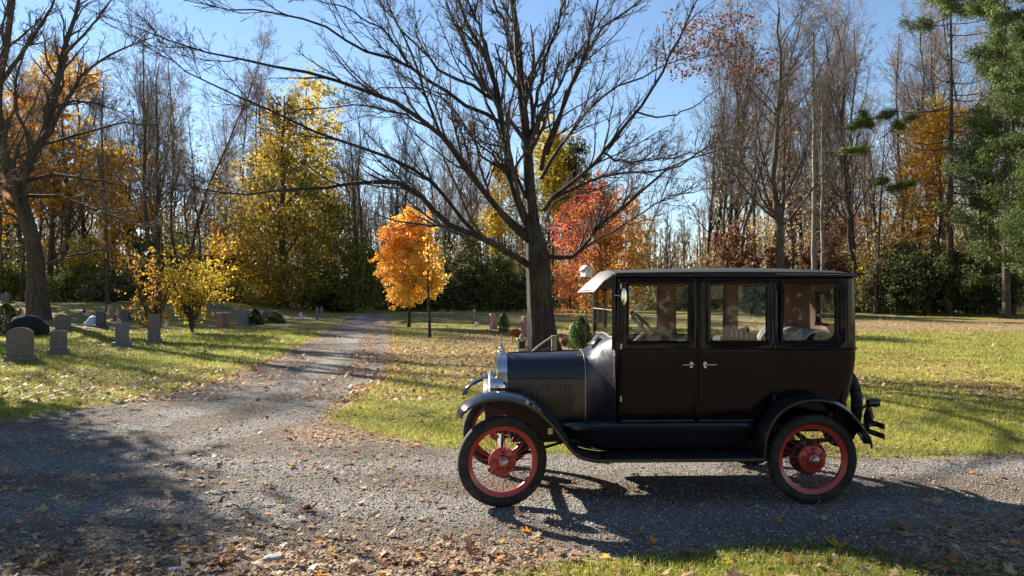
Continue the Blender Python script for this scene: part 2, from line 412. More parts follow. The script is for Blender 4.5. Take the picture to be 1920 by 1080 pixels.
# near side stations then rear corner, back, rear corner, far side
st = []
xsn = sorted(set([XF, wx[0], wx[1], wx[2], wx[3], wx[4], wx[5], XR - RC]))
for x in xsn: st.append(('n', x))
for k in range(1, 7): st.append(('c', k / 6))
yb = [0.47, 0.59, 0.71, 0.83, 0.95]
for y in yb: st.append(('b', y))
for k in range(0, 6): st.append(('d', k / 6))
for x in reversed(xsn): st.append(('f', x))
zz = [ZB, .75, .86, .98, 1.10, 1.20, ZBELT, ZW0, 1.45, 1.76, ZW1, 1.86, ZT]
def body_pt(s, z):
    k, v = s; ys = yside(z); xr = xrear(z)
    if k == 'n': return (min(v, xr - RC), ys, z)
    if k == 'f': return (min(v, xr - RC), 2 * YC - ys, z)
    if k == 'c': a = v * math.pi / 2; return (xr - RC + RC * math.sin(a), ys + RC - RC * math.cos(a), z)
    if k == 'b': return (xr + 0.012 * (1 - ((v - YC) / .45) ** 2), v, z)
    a = (1 - v) * math.pi / 2; return (xr - RC + RC * math.sin(a), 2 * YC - (ys + RC - RC * math.cos(a)), z)
mb = MB(); Vb = [body_pt(s, z) for z in zz for s in st]; ns = len(st); Fb = []
def hole(s0, s1, z0, z1):
    zc = (z0 + z1) / 2
    if s0[0] == s1[0] and s0[0] in 'nf':
        xc = (s0[1] + s1[1]) / 2
        return ZW0 < zc < ZW1 and any(a < xc < b for a, b in ((wx[0], wx[1]), (wx[2], wx[3]), (wx[4], wx[5])))
    if s0[0] == 'b' and s1[0] == 'b': return 1.45 < zc < 1.76
    return False
for i in range(len(zz) - 1):
    for j in range(ns - 1):
        if hole(st[j], st[j + 1], zz[i], zz[i + 1]): continue
        a = i * ns + j; Fb.append((a, a + 1, a + ns + 1, a + ns))
mb.add(Vb, Fb, True)
mb.build('body', [M['paint'], M['lining']], car, solid=0.035, offset=-1, matoff=1, fix=False, angle=40)
def ring_outline(x0, x1, z0, z1, radii, k=6):
    """rounded rectangle; radii for (x0,z0),(x1,z0),(x1,z1),(x0,z1)"""
    out = []
    for (cx, cz, sx, sz, a0), r in zip(((x0, z0, 1, 1, 180), (x1, z0, -1, 1, 270), (x1, z1, -1, -1, 0), (x0, z1, 1, -1, 90)), radii):
        for i in range(k + 1):
            a = math.radians(a0 + 90 * i / k); out.append((cx + sx * r + r * math.cos(a), cz + sz * r + r * math.sin(a)))
    return out
def win_frame(name, s, x0, x1, z0, z1, rad, par, mat, o0=.016, o1=-.03, grow=0.012, inset=0.010):
    A = ring_outline(x0 - grow, x1 + grow, z0 - grow, z1 + grow, [0.004] * 4)
    B = ring_outline(x0 + inset, x1 - inset, z0 + inset, z1 - inset, rad)
    secs = []
    for P, off in ((A, o1), (A, o0), (B, o0 - .004), (B, o1)):
        secs.append([side_pt(x, z, s, off) for x, z in P])
    m = MB(); n = len(A); Vv = [p for q in secs for p in q]; Fs = []
    for i in range(4):
        for j in range(n):
            Fs.append((i * n + j, i * n + (j + 1) % n, ((i + 1) % 4) * n + (j + 1) % n, ((i + 1) % 4) * n + j))
    m.add(Vv, Fs, False); return m.build(name, mat, par, angle=50)
def win_glass(s, x0, x1, z0, z1, par):
    m = MB(); g = .004
    V = [side_pt(x, z, s, o) for o in (-.012, -.015) for x, z in ((x0 - g, z0 - g), (x1 + g, z0 - g), (x1 + g, z1 + g), (x0 - g, z1 + g))]
    m.add(V, [(0, 1, 2, 3), (7, 6, 5, 4), (0, 4, 5, 1), (1, 5, 6, 2), (2, 6, 7, 3), (3, 7, 4, 0)])
    return m.build('window_glass', M['glass'], par)
for s in (1, -1):
    for di, (a, b, w0, w1) in enumerate(((dx_[0], dx_[1], wx[0], wx[1]), (dx_[2], dx_[3], wx[2], wx[3]))):
        m = MB(); xsd = [a, w0, w1, b]
        if di == 1: xsd = [a, w0, w1 - .22, w1 - .10, w1, b]
        zsd = [.668, .8, .95, 1.12, 1.24, ZBELT, ZW0, ZW1, 1.872]
        def zb(x): return 0.668 if di == 0 else 0.668 + max(0, (x - (w1 - .10))) / (b - w1 + .10) * 0.17
        Vd = []
        for z in zsd:
            for x in xsd:
                zz_ = z if z >= ZBELT else zb(x) + (z - .668) / (ZBELT - .668) * (ZBELT - zb(x))
                bulge = 0.010 if .7 < z < 1.26 and a < x < b else 0.008
                Vd.append(side_pt(x, zz_, s, bulge + .002))
        n = len(xsd); Fd = []
        for i in range(len(zsd) - 1):
            for j in range(n - 1):
                xc = (xsd[j] + xsd[j + 1]) / 2; zc = (zsd[i] + zsd[i + 1]) / 2
                if w0 < xc < w1 and ZW0 < zc < ZW1: continue
                q = (i * n + j, i * n + j + 1, (i + 1) * n + j + 1, (i + 1) * n + j)
                Fd.append(q if s > 0 else q[::-1])
        m.add(Vd, Fd, True)
        d = m.build('door', M['paint'], car, solid=0.0115, offset=-1, fix=False, bevel=.003)
        win_frame('window_frame', s, w0, w1, ZW0, ZW1, (.03, .03, .022, .022), d, M['paint'])
        win_glass(s, w0, w1, ZW0, ZW1, d)
        # thin worn edge along the foot of the door
        xe = [a + .01, b - .02] if di == 0 else [a + .01, w1 - .12]
        m = MB(); m.tube([side_pt(x, .672, s, .013) for x in xe], .0022, 6); m.build('edge_strip', M['pinstripe'], d)
        # handle: escutcheon, spindle and lever
        hx, hz = L(1296 if di == 0 else 1322, 684, .12)
        dirx = -1 if di == 0 else 1
        m = MB(); y0 = .012
        m.lathe([(.0, 0), (.021, 0), (.019, .004), (.008, .006), (.008, .032), (.0, .034)], (0, 0, 0), 'y', 16)
        m.v = [(hx + v[0] * .75, mir(yside(hz) - y0 - v[1], s), hz + v[2] * 1.45) for v in m.v]
        lv = [(hx - dirx * .012, .036), (hx + dirx * .02, .040), (hx + dirx * .06, .041), (hx + dirx * .088, .037)]
        m.tube([(x, mir(yside(hz) - y0 - o, s), hz + .002) for x, o in lv], [.008, .010, .0095, .005], 8)
        m.build('door_handle', M['nickel'], d)
        # hinges
        hxx = a + .004 if di == 0 else b - .004
        for hz_ in (.86, 1.30, 1.80):
            m = MB(); m.tube([side_pt(hxx, hz_ - .022, s, .016), side_pt(hxx, hz_ + .022, s, .016)], .010, 10)
            m.build('door_hinge', M['dull_metal'] if di == 0 else M['chassis'], d)
    # rear quarter window
    qf = win_frame('quarter_window_frame', s, wx[4], wx[5], ZW0, ZW1, (.022, .085, .02, .02), car, M['paint'], o0=.010)
    win_glass(s, wx[4], wx[5], ZW0, ZW1, qf)
# belt moulding all round
m = MB()
pp = [body_pt(q, ZBELT - .004) for q in st]
ctr = Vector((2.0, YC, 0))
def outp(p, d):
    x, y, z = p
    return (x + (d if x > XR - .1 else 0), y + (-d if y < .3 else (d if y > 1.1 else 0)), z)
pp = [p for p in pp if not (dx_[0] < p[0] < dx_[3])]
nearp = [outp(p, .006) for p in pp]
m.tube([(dx_[3] + .004, yside(ZBELT) - .006, ZBELT - .004)] + nearp[1:-1] + [(dx_[3] + .004, 2 * YC - yside(ZBELT) + .006, ZBELT - .004)], .007, 6)
m.build('belt_moulding', M['paint'], car)
for s in (1, -1):
    for a, b in ((dx_[0] + .004, dx_[1] - .004), (dx_[2] + .004, dx_[3] - .004)):
        m = MB(); m.tube([side_pt(a, ZBELT, s, .014), side_pt(b, ZBELT, s, .014)], .006, 6)
        m.build('belt_moulding', M['paint'], car)
# rear window glass in the back panel
m = MB(); xg = XR - .015; m.box(xg, xg + .003, .462, .958, 1.442, 1.768)
m.build('rear_window_glass', M['glass'], car)
m = MB()
A = ring_outline(.46, .96, 1.44, 1.77, [.004] * 4); B = ring_outline(.485, .935, 1.465, 1.745, [.05] * 4)
n = len(A); secs = [[(x, q[0], q[1]) for q in P] for P, x in ((A, XR - .03), (A, XR + .02), (B, XR + .016), (B, XR - .03))]
m.add([p for q in secs for p in q], [(i * n + j, i * n + (j + 1) % n, ((i + 1) % 4) * n + (j + 1) % n, ((i + 1) % 4) * n + j) for i in range(4) for j in range(n)])
m.build('rear_window_frame', M['paint'], car)
# roof: gently crowned deck with rolled edge
m = MB(); secs = []
for i in range(17):
    u = i / 16; x = XF - .012 + u * (XR + .012 - XF + .012)
    row = []
    for j in range(15):
        v = j / 14 * 2 - 1
        hw = .598 - .05 * max(0, (u - .93) / .07) ** 2 
        y = YC + v * hw
        z = ZT + .016 + (.036 + .018 * math.sin(u * math.pi)) * (1 - abs(v) ** 2.6) - .035 * max(0, (u - .9) / .1) ** 2 * (1 - abs(v) ** 2.6)
        row.append((x, y, z + .010 * math.sin(u * math.pi)))
    secs.append([(x, YC - hw, ZT - .012)] + row + [(x, YC + hw, ZT - .012)])
m.loft(secs, True, True)
m.build('roof', M['roof'], car, angle=50)
for s in (1, -1):
    m = MB(); m.tube([(XF + i / 12 * (XR - XF - .02), mir(YC - .602, s), ZT + .010 + .010 * math.sin(i / 12 * math.pi)) for i in range(13)], .010, 6)
    m.build('drip_rail', M['roof'], car)
m = MB(); m.tube([(dx_[3] + .0 + (XR - .06 - dx_[3]) * i / 6, YC - .612, ZT + .004 + .008 * math.sin((.7 + .3 * i / 6) * math.pi)) for i in range(7)], .0035, 6)
m.build('worn_trim_strip', M['pinstripe'], car)
# windshield posts, frame, panes
m = MB(); pz0, pz1 = 1.27, 1.90
for s in (1, -1):
    m.obox((XF - .018, mir(.143, s), (pz0 + pz1) / 2), (.014, 0, 0), (0, .014, 0), (0, 0, (pz1 - pz0) / 2))
m.box(XF - .032, XF - .004, .157, 1.263, 1.862, 1.90)
m.build('windshield_frame', M['paint'], car)
m = MB(); m.tube([(XF - .028, .16, 1.60), (XF - .028, 1.26, 1.60)], .0045, 6)
m.tube([(XF - .028, .162, 1.33), (XF - .028, .162, 1.86)], .004, 6); m.tube([(XF - .028, 1.258, 1.33), (XF - .028, 1.258, 1.86)], .004, 6)
m.build('windshield_trim', M['dull_metal'], car)
m = MB(); m.box(XF - .020, XF - .016, .157, 1.263, 1.605, 1.862); m.build('windshield_upper_pane', M['glass'], car)
m = MB(); m.box(XF - .012, XF - .008, .157, 1.263, 1.32, 1.605); m.build('windshield_lower_pane', M['glass'], car)
m = MB(); m.tube([(XF - .04, .5, 1.80), (XF - .042, .49, 1.64)], .004, 6); m.tube([(XF - .045, .49, 1.72), (XF - .046, .488, 1.44)], .006, 6); m.build('wiper', M['chassis'], car)
# visor
m = MB(); secs = []
for j in range(13):
    v = j / 12 * 2 - 1; y = YC + v * .575
    zt = ZT + .012 + .05 * (1 - abs(v) ** 2.6)
    secs.append([(XF + .02, y, zt), (XF - .02, y, zt - .012), (XF - .10, y, 1.845 + .02 * (1 - v * v)), (XF - .165, y, 1.775 + .01 * (1 - v * v)), (XF - .180, y, 1.757)])
m.loft(secs, True); m.build('sun_visor', M['visor'], car, solid=.010)
for s in (1, -1):
    y = mir(.140, s); m = MB(); m.prism([(XF - .165, 1.768), (XF + .0, 1.80), (XF + .0, ZT - .004), (XF - .09, 1.83)], y, y + .006)
    m.build('visor_side_panel', M['paint'], car)
m = MB(); m.tube([(XF - .180, YC - .57 + 1.14 * i / 8, 1.756) for i in range(9)], .006, 6); m.build('visor_edge', M['dull_metal'], car)
# hood and cowl sections
def hsec(x, w, zt, zs, zb, sh=.0):
    P = []
    q = [(0, zt), (.25, zt - .004), (.5, zt - .018), (.72, zt - .045 + sh * .02), (.88, zt - .095 + sh * .05), (.97, (zt - .095 + zs) / 2), (1.0, zs), (1.0, (zs + zb) / 2), (1.0, zb)]
    for a, z in q: P.append((x, YC - a * w, z))
    return P[::-1] + [(x, YC + a * w, z) for a, z in q[1:]]
hx0 = .055; hx1 = L(1096, 700, .40)[0]
zht0, zht1 = 1.200, 1.222
m = MB(); secs = []
for i in range(9):
    u = i / 8; x = hx0 + u * (hx1 - hx0); secs.append(hsec(x, .275 + .055 * u, zht0 + (zht1 - zht0) * u, .985 + .01 * u, .62))
m.loft(secs, True, True)
hood = m.build('hood', M['hood_paint'], car, angle=28)
yl = lambda x: YC - (.275 + .055 * (x - hx0) / (hx1 - hx0))
for s in (1, -1):
    m = MB()
    for i in range(21):
        x = .19 + i * .0215
        y = yl(x)
        m.obox((x, mir(y - .004, s), .83), (.005, 0, 0), (.003, .007 if s > 0 else -.007, 0), (0, 0, .115))
    lv = m.build('louvers', M['fender'], hood, bevel=.0025); tag(lv, kind='stuff') if 0 else None
for s in (1, -1):
    m = MB(); m.tube([(hx0 + .01, mir(yl(hx0) - .003, s), .995), (hx1 - .01, mir(yl(hx1) - .003, s), 1.003)], .005, 6); m.build('hood_hinge', M['hood_paint'], hood)
m = MB(); m.tube([(hx0 + .01, YC, zht0 + .003), (hx1 - .01, YC, zht1 + .003)], .006, 6)
m.build('hood_hinge', M['hood_paint'], hood)
m = MB(); m.tube([(p[0], YC + (p[1] - YC) * 1.006, p[2] + (.003 if p[2] > 1 else 0)) for p in hsec(hx1 + .006, .332, zht1 + .002, .997, .62)], .006, 6)
m.build('hood_rear_bead', M['dull_metal'], hood)
m = MB(); secs = []
cw = [(hx1 + .008, .332, 1.222, .995, 0), (hx1 + .05, .350, 1.238, 1.0, 0), (hx1 + .10, .388, 1.268, 1.02, .3), (hx1 + .145, .440, 1.312, 1.055, .8), (hx1 + .18, .500, 1.345, 1.10, 1.1), (hx1 + .205, .545, 1.363, 1.15, 1.3), (XF - .004, .580, 1.375, 1.20, 1.5)]
for x, w_, zt, zs, sh in cw: secs.append(hsec(x, w_, zt, zs, .62, sh))
m.loft(secs, True, True); cowl = m.build('cowl', M['hood_paint'], car, angle=60)
m = MB()
m.tube([(XF - .008, q[1], q[2] + .005) for q in hsec(0, .582, 1.377, 1.21, .9, 1.5) if q[2] > 1.15], .011, 8); m.build('cowl_band', M['dull_metal'], cowl)
vx = hx1 + .085; m = MB()
vv = [(vx, 1.260), (vx + .04, 1.292), (vx + .085, 1.330)]
m.loft([[(x, YC - .15, z + .012), (x, YC, z + .020), (x, YC + .15, z + .012)] for x, z in vv], True); m.build('cowl_vent', M['hood_paint'], cowl, solid=.006)
m = MB(); m.loft([[(x + .002, YC - .152, z - .012), (x + .002, YC - .150, z + .006)] for x, z in vv]); m.build('cowl_vent_gap', M['chassis'], cowl, solid=.004)
m = MB(); m.tube([(XF - .012, .138, 1.03), (XF - .012, .136, 1.50)], .004, 6); m.build('cowl_edge_strip', M['pinstripe'], car)
# radiator shell, core, cap, ornament
m = MB()
def rsec(x, k=1.0):
    P = [(x, YC - .29 * k, .60), (x, YC - .29 * k, .80), (x, YC - .29 * k, 1.03), (x, YC - .27 * k, 1.11), (x, YC - .22 * k, 1.165), (x, YC - .12 * k, 1.20), (x, YC, 1.208)]
    return P + [(p[0], 2 * YC - p[1], p[2]) for p in P[-2::-1]]
def shrink(P, d): return [(p[0], YC + (p[1] - YC) * (1 - d / .29), .60 + (p[2] - .6) * (1 - d / .6) + d * .3) for p in P]
o = rsec(.052); o2 = rsec(-.035); o3 = shrink(rsec(-.048), .02); o4 = shrink(rsec(-.048), .06); o5 = shrink(rsec(-.02), .065)
m.loft([o, o2, o3, o4, o5], True); rad = m.build('radiator_shell', M['nickel'], car, angle=40)
m = MB(); cr = shrink(rsec(-.018), .065); m.add(cr + [(.04, p[1], p[2]) for p in cr], [tuple(range(13)), tuple(range(13, 26))[::-1]] + [(i, (i + 1) % 13, 13 + (i + 1) % 13, 13 + i) for i in range(13)])
m.build('radiator_core', M['chassis'], rad)
m = MB(); m.lathe([(.0, 1.195), (.032, 1.195), (.034, 1.215), (.026, 1.225), (.026, 1.245), (.016, 1.255), (.010, 1.27), (.010, 1.285), (.0, 1.287)], (.005, YC, 0), 'z', 20)
m.lathe([(.0, -.008), (.030, -.008), (.033, 0), (.030, .008), (.0, .008)], (.005, YC, 1.300), 'x', 20)
m.tube([(.005, YC - .055, 1.262), (.005, YC, 1.268), (.005, YC + .055, 1.262)], .006, 8)
m.tube([(.005, YC, 1.33), (.005, YC, 1.375)], [.006, .003], 6)
m.build('radiator_cap', M['nickel'], rad)
# headlights
for s in (1, -1):
    hy = mir(.44, s); hxp, hz = L(936, 720, .44); hxp -= .055; hz = .925
    m = MB(); m.lathe([(.0, .135), (.022, .133), (.042, .124), (.060, .108), (.074, .084), (.083, .055), (.088, .025), (.090, 0), (.098, -.002), (.100, -.016), (.094, -.026), (.086, -.028)], (hxp, hy, hz), 'x', 32)
    hl = m.build('headlight', M['nickel'], car)
    m = MB(); m.lathe([(.0, -.040), (.04, -.038), (.07, -.033), (.087, -.026), (.0, -.024)], (hxp, hy, hz), 'x', 28); m.build('lens', simple('headlight_lens', (.75, .77, .78), .08, 0, .03), hl)
    m = MB(); m.tube([(hxp + .04, hy, hz - .08), (hxp + .045, hy, hz - .16), (hxp + .06, mir(.60, s), .70)], .014, 8); m.build('bracket', M['chassis'], hl)
m = MB(); m.tube([(.06, -.0 + .40, .78), (.06, 1.02, .78)], .012, 8); m.build('headlight_bar', M['chassis'], car)

# fenders: profile path swept with a crowned section and rolled lip
def sweep_fender(name, path, s, yout, yin, lip=.032, crown=.028, taper0=.0, taper1=.0, th=.005):
    n0 = len(path); P = []
    # smooth the traced path
    for i in range(n0 - 1):
        p0, p1, p2, p3 = path[max(i - 1, 0)], path[i], path[i + 1], path[min(i + 2, n0 - 1)]
        for k in range(4):
            t = k / 4; P.append(tuple(.5 * ((2 * p1[a]) + (-p0[a] + p2[a]) * t + (2 * p0[a] - 5 * p1[a] + 4 * p2[a] - p3[a]) * t * t + (-p0[a] + 3 * p1[a] - 3 * p2[a] + p3[a]) * t ** 3) for a in (0, 1)))
    P.append(path[-1]); m = MB(); secs = []; n = len(P)
    for i, (x, z) in enumerate(P):
        a = P[max(i - 1, 0)]; b = P[min(i + 1, n - 1)]; tx, tz = b[0] - a[0], b[1] - a[1]; l = math.hypot(tx, tz) or 1; nx, nz = -tz / l, tx / l
        u = i / (n - 1); tp = 1 - taper0 * max(0, 1 - u / .12) ** 2 - taper1 * max(0, (u - .9) / .1) ** 2
        ym = (yout + yin) / 2; row = []
        for v, h in ((0, -lip), (.012, -lip * .35), (.05, -.006), (.14, .006), (.3, crown * .8), (.5, crown), (.75, crown * .75), (1, 0)):
            y = yout + v * (yin - yout); y = ym + (y - ym) * tp
            row.append((x + nx * h, mir(y, s), z + nz * h))
        secs.append(row)
    m.loft(secs, True); return m.build(name, M['fender'], car, solid=th, angle=50)
ff = [L(px, py, -.11) for px, py in [(859, 783), (863, 771), (872, 761), (886, 752), (905, 744.5), (928, 741), (950, 741), (972, 745), (993, 753), (1012, 765), (1030, 781), (1046, 799), (1060, 818), (1074, 836), (1090, 849), (1108, 857), (1128, 861)]]
ff = [(a_, b_ - .018) for a_, b_ in ff]; RBZ = .405; RBX0 = ff[-1][0]; RBX1 = L(1432, 862, -.1)[0]
ff[-1] = (ff[-1][0], RBZ - .002); ff[-2] = (ff[-2][0], RBZ + .012)
rf = [L(px, py, -.11) for px, py in [(1430, 862), (1431, 840), (1436, 815), (1446, 792), (1462, 772), (1484, 757), (1510, 749), (1536, 747), (1562, 752), (1585, 763), (1604, 779), (1620, 799), (1634, 820), (1645, 841)]]
rf[0] = (rf[0][0], RBZ - .004)
for s in (1, -1):
    f1 = sweep_fender('front_fender', ff, s, -.115, .20, taper0=.55)
    f2 = sweep_fender('rear_fender', rf, s, -.115, .145, lip=.03, crown=.02, taper1=.45)
    # inner valance between fender and hood
    m = MB(); y = mir(.215, s)
    top = [p for p in ff if -.19 < p[0] < .80]
    m.add([(p[0], y, p[1] + .012) for p in top] + [(p[0], mir(.45, s), max(.6, min(p[1] - .05, .72))) for p in top],
          [(i, i + 1, len(top) + i + 1, len(top) + i) for i in range(len(top) - 1)], True)
    m.build('valance', M['chassis'], f1, solid=.004)
    m = MB(); lo = [p for p in top if p[1] > .62]
    m.add([(p[0], mir(.207, s), p[1] + .004) for p in lo] + [(p[0] * .96 + .02, mir(.30, s), .60) for p in lo], [(i, i + 1, len(lo) + i + 1, len(lo) + i) for i in range(len(lo) - 1)], True)
    m.build('inner_skirt', M['chassis'], f1, solid=.004)
    # rear wheel house panel from the fender to the body
    m = MB(); rr = [p for p in rf if p[1] > .5]
    m.add([(p[0], mir(.143, s), p[1]) for p in rr] + [(p[0] * .985 + .04, mir(.17, s), max(p[1] - .16, .5)) for p in rr], [(i, i + 1, len(rr) + i + 1, len(rr) + i) for i in range(len(rr) - 1)], True)
    m.build('wheel_house', M['chassis'], f2, solid=.004)
    m = MB(); m.box(RBX0 - .02, RBX1 + .01, min(mir(-.115, s), mir(.225, s)), max(mir(-.115, s), mir(.225, s)), RBZ - .030, RBZ)
    rb = m.build('running_board', M['fender'], car, bevel=.008)
    m = MB()
    for i in range(46):
        x = RBX0 + .06 + i * (RBX1 - RBX0 - .12) / 45
        y0, y1 = sorted((mir(-.09, s), mir(.20, s)))
        m.add([(x - .006, y0, RBZ + .0005), (x + .006, y0, RBZ + .0005), (x + .020, y1, RBZ + .0005), (x + .008, y1, RBZ + .0005),
               (x - .004, y0, RBZ + .004), (x + .004, y0, RBZ + .004), (x + .018, y1, RBZ + .004), (x + .010, y1, RBZ + .004)],
              [(4, 5, 6, 7), (0, 1, 5, 4), (1, 2, 6, 5), (2, 3, 7, 6), (3, 0, 4, 7)])
    m.build('tread_ribs', M['chassis'], rb)
    # splash apron between board and sill
    m = MB(); prof = [(.140, .668), (.105, .655), (.088, .632), (.092, .605), (.115, .56), (.145, .50), (.180, .44), (.215, .404)]
    xa0, xa1 = RBX0 - .28, RBX1 + .02; secs = []
    for i in range(13):
        u = i / 12; x = xa0 + u * (xa1 - xa0); secs.append([(x, mir(y, s), z + (.10 * max(0, (.18 - u) / .18) if z < .6 else 0)) for y, z in prof])
    m.loft(secs, True); m.build('splash_apron', M['fender'], car, solid=.004)
# wheels
def wheel(cx, cyy, s, steer, name):
    e = empty(name, (0, 0, 0)); e.parent = car; e.location = (cx, cyy, .373); e.rotation_euler = (0, 0, steer)
    k = 64
    m = MB()
    prof = []
    for i in range(20):
        a = 2 * math.pi * i / 20
        prof.append((.3265 + .0465 * math.cos(a) * (1 if math.cos(a) < 0 else 1.0), .053 * math.sin(a) * (1.0 if abs(math.cos(a)) < .8 else 1.1)))
    m.lathe(prof, (0, 0, 0), 'y', k, closed=True); ty = m.build('tyre', M['rubber'], e, angle=60)
    m = MB(); m.lathe([(.286, .032), (.296, .034), (.298, .029), (.284, .024), (.268, .022), (.252, .014), (.249, 0), (.252, -.014), (.268, -.022), (.284, -.024), (.298, -.029), (.296, -.034), (.286, -.032), (.262, -.018), (.262, .018)], (0, 0, 0), 'y', k, closed=True)
    m.build('rim', M['red'], e, angle=45)
    m = MB(); d = -1 * s
    m.lathe([(.0, d * .055), (.030, d * .055), (.045, d * .05), (.060, d * .022), (.108, d * .014), (.114, d * .008), (.114, -d * .01), (.05, -d * .03), (.0, -d * .05)], (0, 0, 0), 'y', 40)
    m.build('hub', M['red'], e, angle=30)
    for i in range(5):
        a = math.radians(20 + 72 * i); m = MB(); m.lathe([(.0, d * .030), (.007, d * .030), (.009, d * .015), (.0, d * .012)], (.078 * math.cos(a), 0, .078 * math.sin(a)), 'y', 8)
        m.build('lug_bolt', M['chassis'], e)
    m = MB(); m.lathe([(.0, d * .085), (.018, d * .085), (.027, d * .079), (.030, d * .058), (.036, d * .054), (.036, d * .048), (.0, d * .046)], (0, 0, 0), 'y', 24); m.build('hub_cap', M['dull_metal'], e)
    m = MB()
    for i in range(28):
        a = 2 * math.pi * i / 28
        if i % 2: h0, r0, da = d * .050, .045, (.42 if i % 4 == 1 else -.42)
        else: h0, r0, da = -d * .028, .060, (.36 if i % 4 == 0 else -.36)
        m.tube([(r0 * math.cos(a + da * 1.2), h0, r0 * math.sin(a + da * 1.2)), (.252 * math.cos(a), 0, .252 * math.sin(a))], .0027, 6)
    m.build('spokes', M['red'], e)
    return e
WB = L(1522, 866, 0)[0]
FS = math.radians(10.5)
wheel(0.0, 0.0, 1, FS, 'front_wheel'); wheel(0.0, 1.42, -1, FS, 'front_wheel')
wheel(WB, 0.0, 1, 0, 'rear_wheel'); wheel(WB, 1.42, -1, 0, 'rear_wheel')
# running gear
m = MB()
for y in (.34, 1.08): m.box(-.05, 3.02, y - .03, y + .03, .54, .625)
m.box(-.02, .03, .30, 1.12, .54, .60); m.box(2.98, 3.03, .34, 1.08, .54, .60)
m.box(.7, 2.95, .16, 1.26, .632, .644)
m.build('frame_rails', M['chassis'], car)
m = MB(); m.tube([(0, .07, .373), (0, .18, .36), (0, .3, .345), (0, 1.12, .345), (0, 1.24, .36), (0, 1.35, .373)], .024, 10); m.tube([(.03, .1, .36), (.03, 1.32, .36)], .012, 8)
m.tube([(.0, .2, .34), (.85, .68, .47)], .013, 8); m.tube([(.0, 1.22, .34), (.85, .74, .47)], .013, 8)
m.tube([(-.01, .18, .42), (.0, .45, .50), (.0, .71, .55), (.0, .97, .50), (-.01, 1.24, .42)], .022, 8)
m.tube([(.12, .22, .46), (.50, .26, .50)], .012, 8)
m.build('front_axle', M['chassis'], car)
m = MB(); m.box(L(1031, 0, .2)[0] - .02, L(1031, 0, .2)[0] + .02, .16, .2, .56, .61); m.build('step_bracket', M['dull_metal'], car)
m = MB(); m.tube([(WB, .08, .373), (WB, .5, .373), (WB, .58, .373), (WB, .62, .373)], [.035, .04, .09, .13], 14); m.tube([(WB, .62, .373), (WB, .71, .373), (WB, .80, .373)], [.13, .155, .13], 16); m.tube([(WB, .80, .373), (WB, .84, .373), (WB, .92, .373), (WB, 1.34, .373)], [.13, .09, .04, .035], 14)
m.tube([(WB - .1, .71, .38), (.9, .71, .48)], .04, 10)
m.tube([(WB - .02, .20, .35), (1.2, .66, .42)], .012, 8); m.tube([(WB - .02, 1.22, .35), (1.2, .76, .42)], .012, 8)
m.tube([(WB, .12, .5), (WB, .4, .55), (WB, .71, .62), (WB, 1.02, .55), (WB, 1.3, .5)], .022, 8)
m.build('rear_axle', M['chassis'], car)
for y, nm in ((.065, 1), (1.355, -1)):
    m = MB(); m.lathe([(.0, -.028), (.14, -.028), (.15, -.02), (.15, .02), (.0, .03)], (WB, y + (.02 if nm > 0 else -.02), .373), 'y', 30); m.build('brake_drum', M['chassis'], car)
m = MB(); m.tube([(1.85, .45, .40), (1.9, .45, .40), (2.3, .45, .40), (2.35, .45, .40)], [.03, .09, .09, .03], 14); m.tube([(2.35, .45, .40), (3.1, .42, .46)], .02, 8); m.build('muffler', M['chassis'], car)
m = MB(); m.box(.08, .68, .50, .92, .42, .62); m.build('engine_pan', M['chassis'], car, bevel=.03)
m = MB(); m.box(1.5, 2.2, .42, 1.0, .40, .63); m.build('fuel_tank', M['chassis'], car, bevel=.05)
# spare, tail lamp, bumperettes
sp = empty('spare_tyre', (0, 0, 0)); sp.parent = car; sp.location = (3.135, YC, .70); sp.rotation_euler = (0, math.radians(6), 0)
m = MB(); m.lathe([(.3225 + .05 * math.cos(2 * math.pi * i / 18), .048 * math.sin(2 * math.pi * i / 18)) for i in range(18)], (0, 0, 0), 'x', 48, closed=True); m.build('tyre', M['rubber'], sp, angle=60)
m = MB(); m.lathe([(.285, .03), (.25, .012), (.25, -.012), (.285, -.03)], (0, 0, 0), 'x', 48, closed=True); m.lathe([(.0, -.04), (.09, -.03), (.10, .02), (.0, .03)], (0, 0, 0), 'x', 24); m.build('rim', M['red'], sp)
m = MB(); tx, tz = L(1636, 755, .26)
m.lathe([(.0, -.05), (.03, -.045), (.038, -.02), (.042, .03), (.038, .045), (.0, .048)], (tx, .26, tz), 'x', 20)
m.tube([(tx - .03, .26, tz - .01), (tx - .10, .30, tz - .07), (3.0, .34, .60)], .012, 8)
m.tube([(tx - .03, .26, tz - .03), (tx - .02, .28, tz - .12), (tx - .02, .34, .56), (3.02, .36, .55)], [.02, .045, .035, .02], 8)
tl = m.build('tail_lamp', M['fender'], car)
m = MB(); m.lathe([(.0, .049), (.034, .049), (.034, .054), (.0, .058)], (tx, .26, tz), 'x', 18); m.build('lens', simple('ruby_glass', (.18, .01, .01), .15), tl)
for y in (.30, 1.12):
    m = MB()
    bx = L(1650, 805, .20)[0]
    for z in (.60, .515):
        ctrp = [(bx - .01, y - .17, z), (bx + .02, y - .13, z), (bx + .03, y, z), (bx + .02, y + .13, z), (bx - .01, y + .17, z)]
        m.loft([[(p[0], p[1], p[2] - .024), (p[0] + .008, p[1], p[2] - .024), (p[0] + .008, p[1], p[2] + .024), (p[0], p[1], p[2] + .024)] for p in ctrp], False, True, True)
    m.tube([(bx + .02, y, .60), (2.95, y, .58)], .016, 8); m.tube([(bx + .02, y, .515), (bx - .05, y, .53), (2.95, y, .57)], .014, 8)
    m.build('bumperette', M['chassis'], car, bevel=.004)
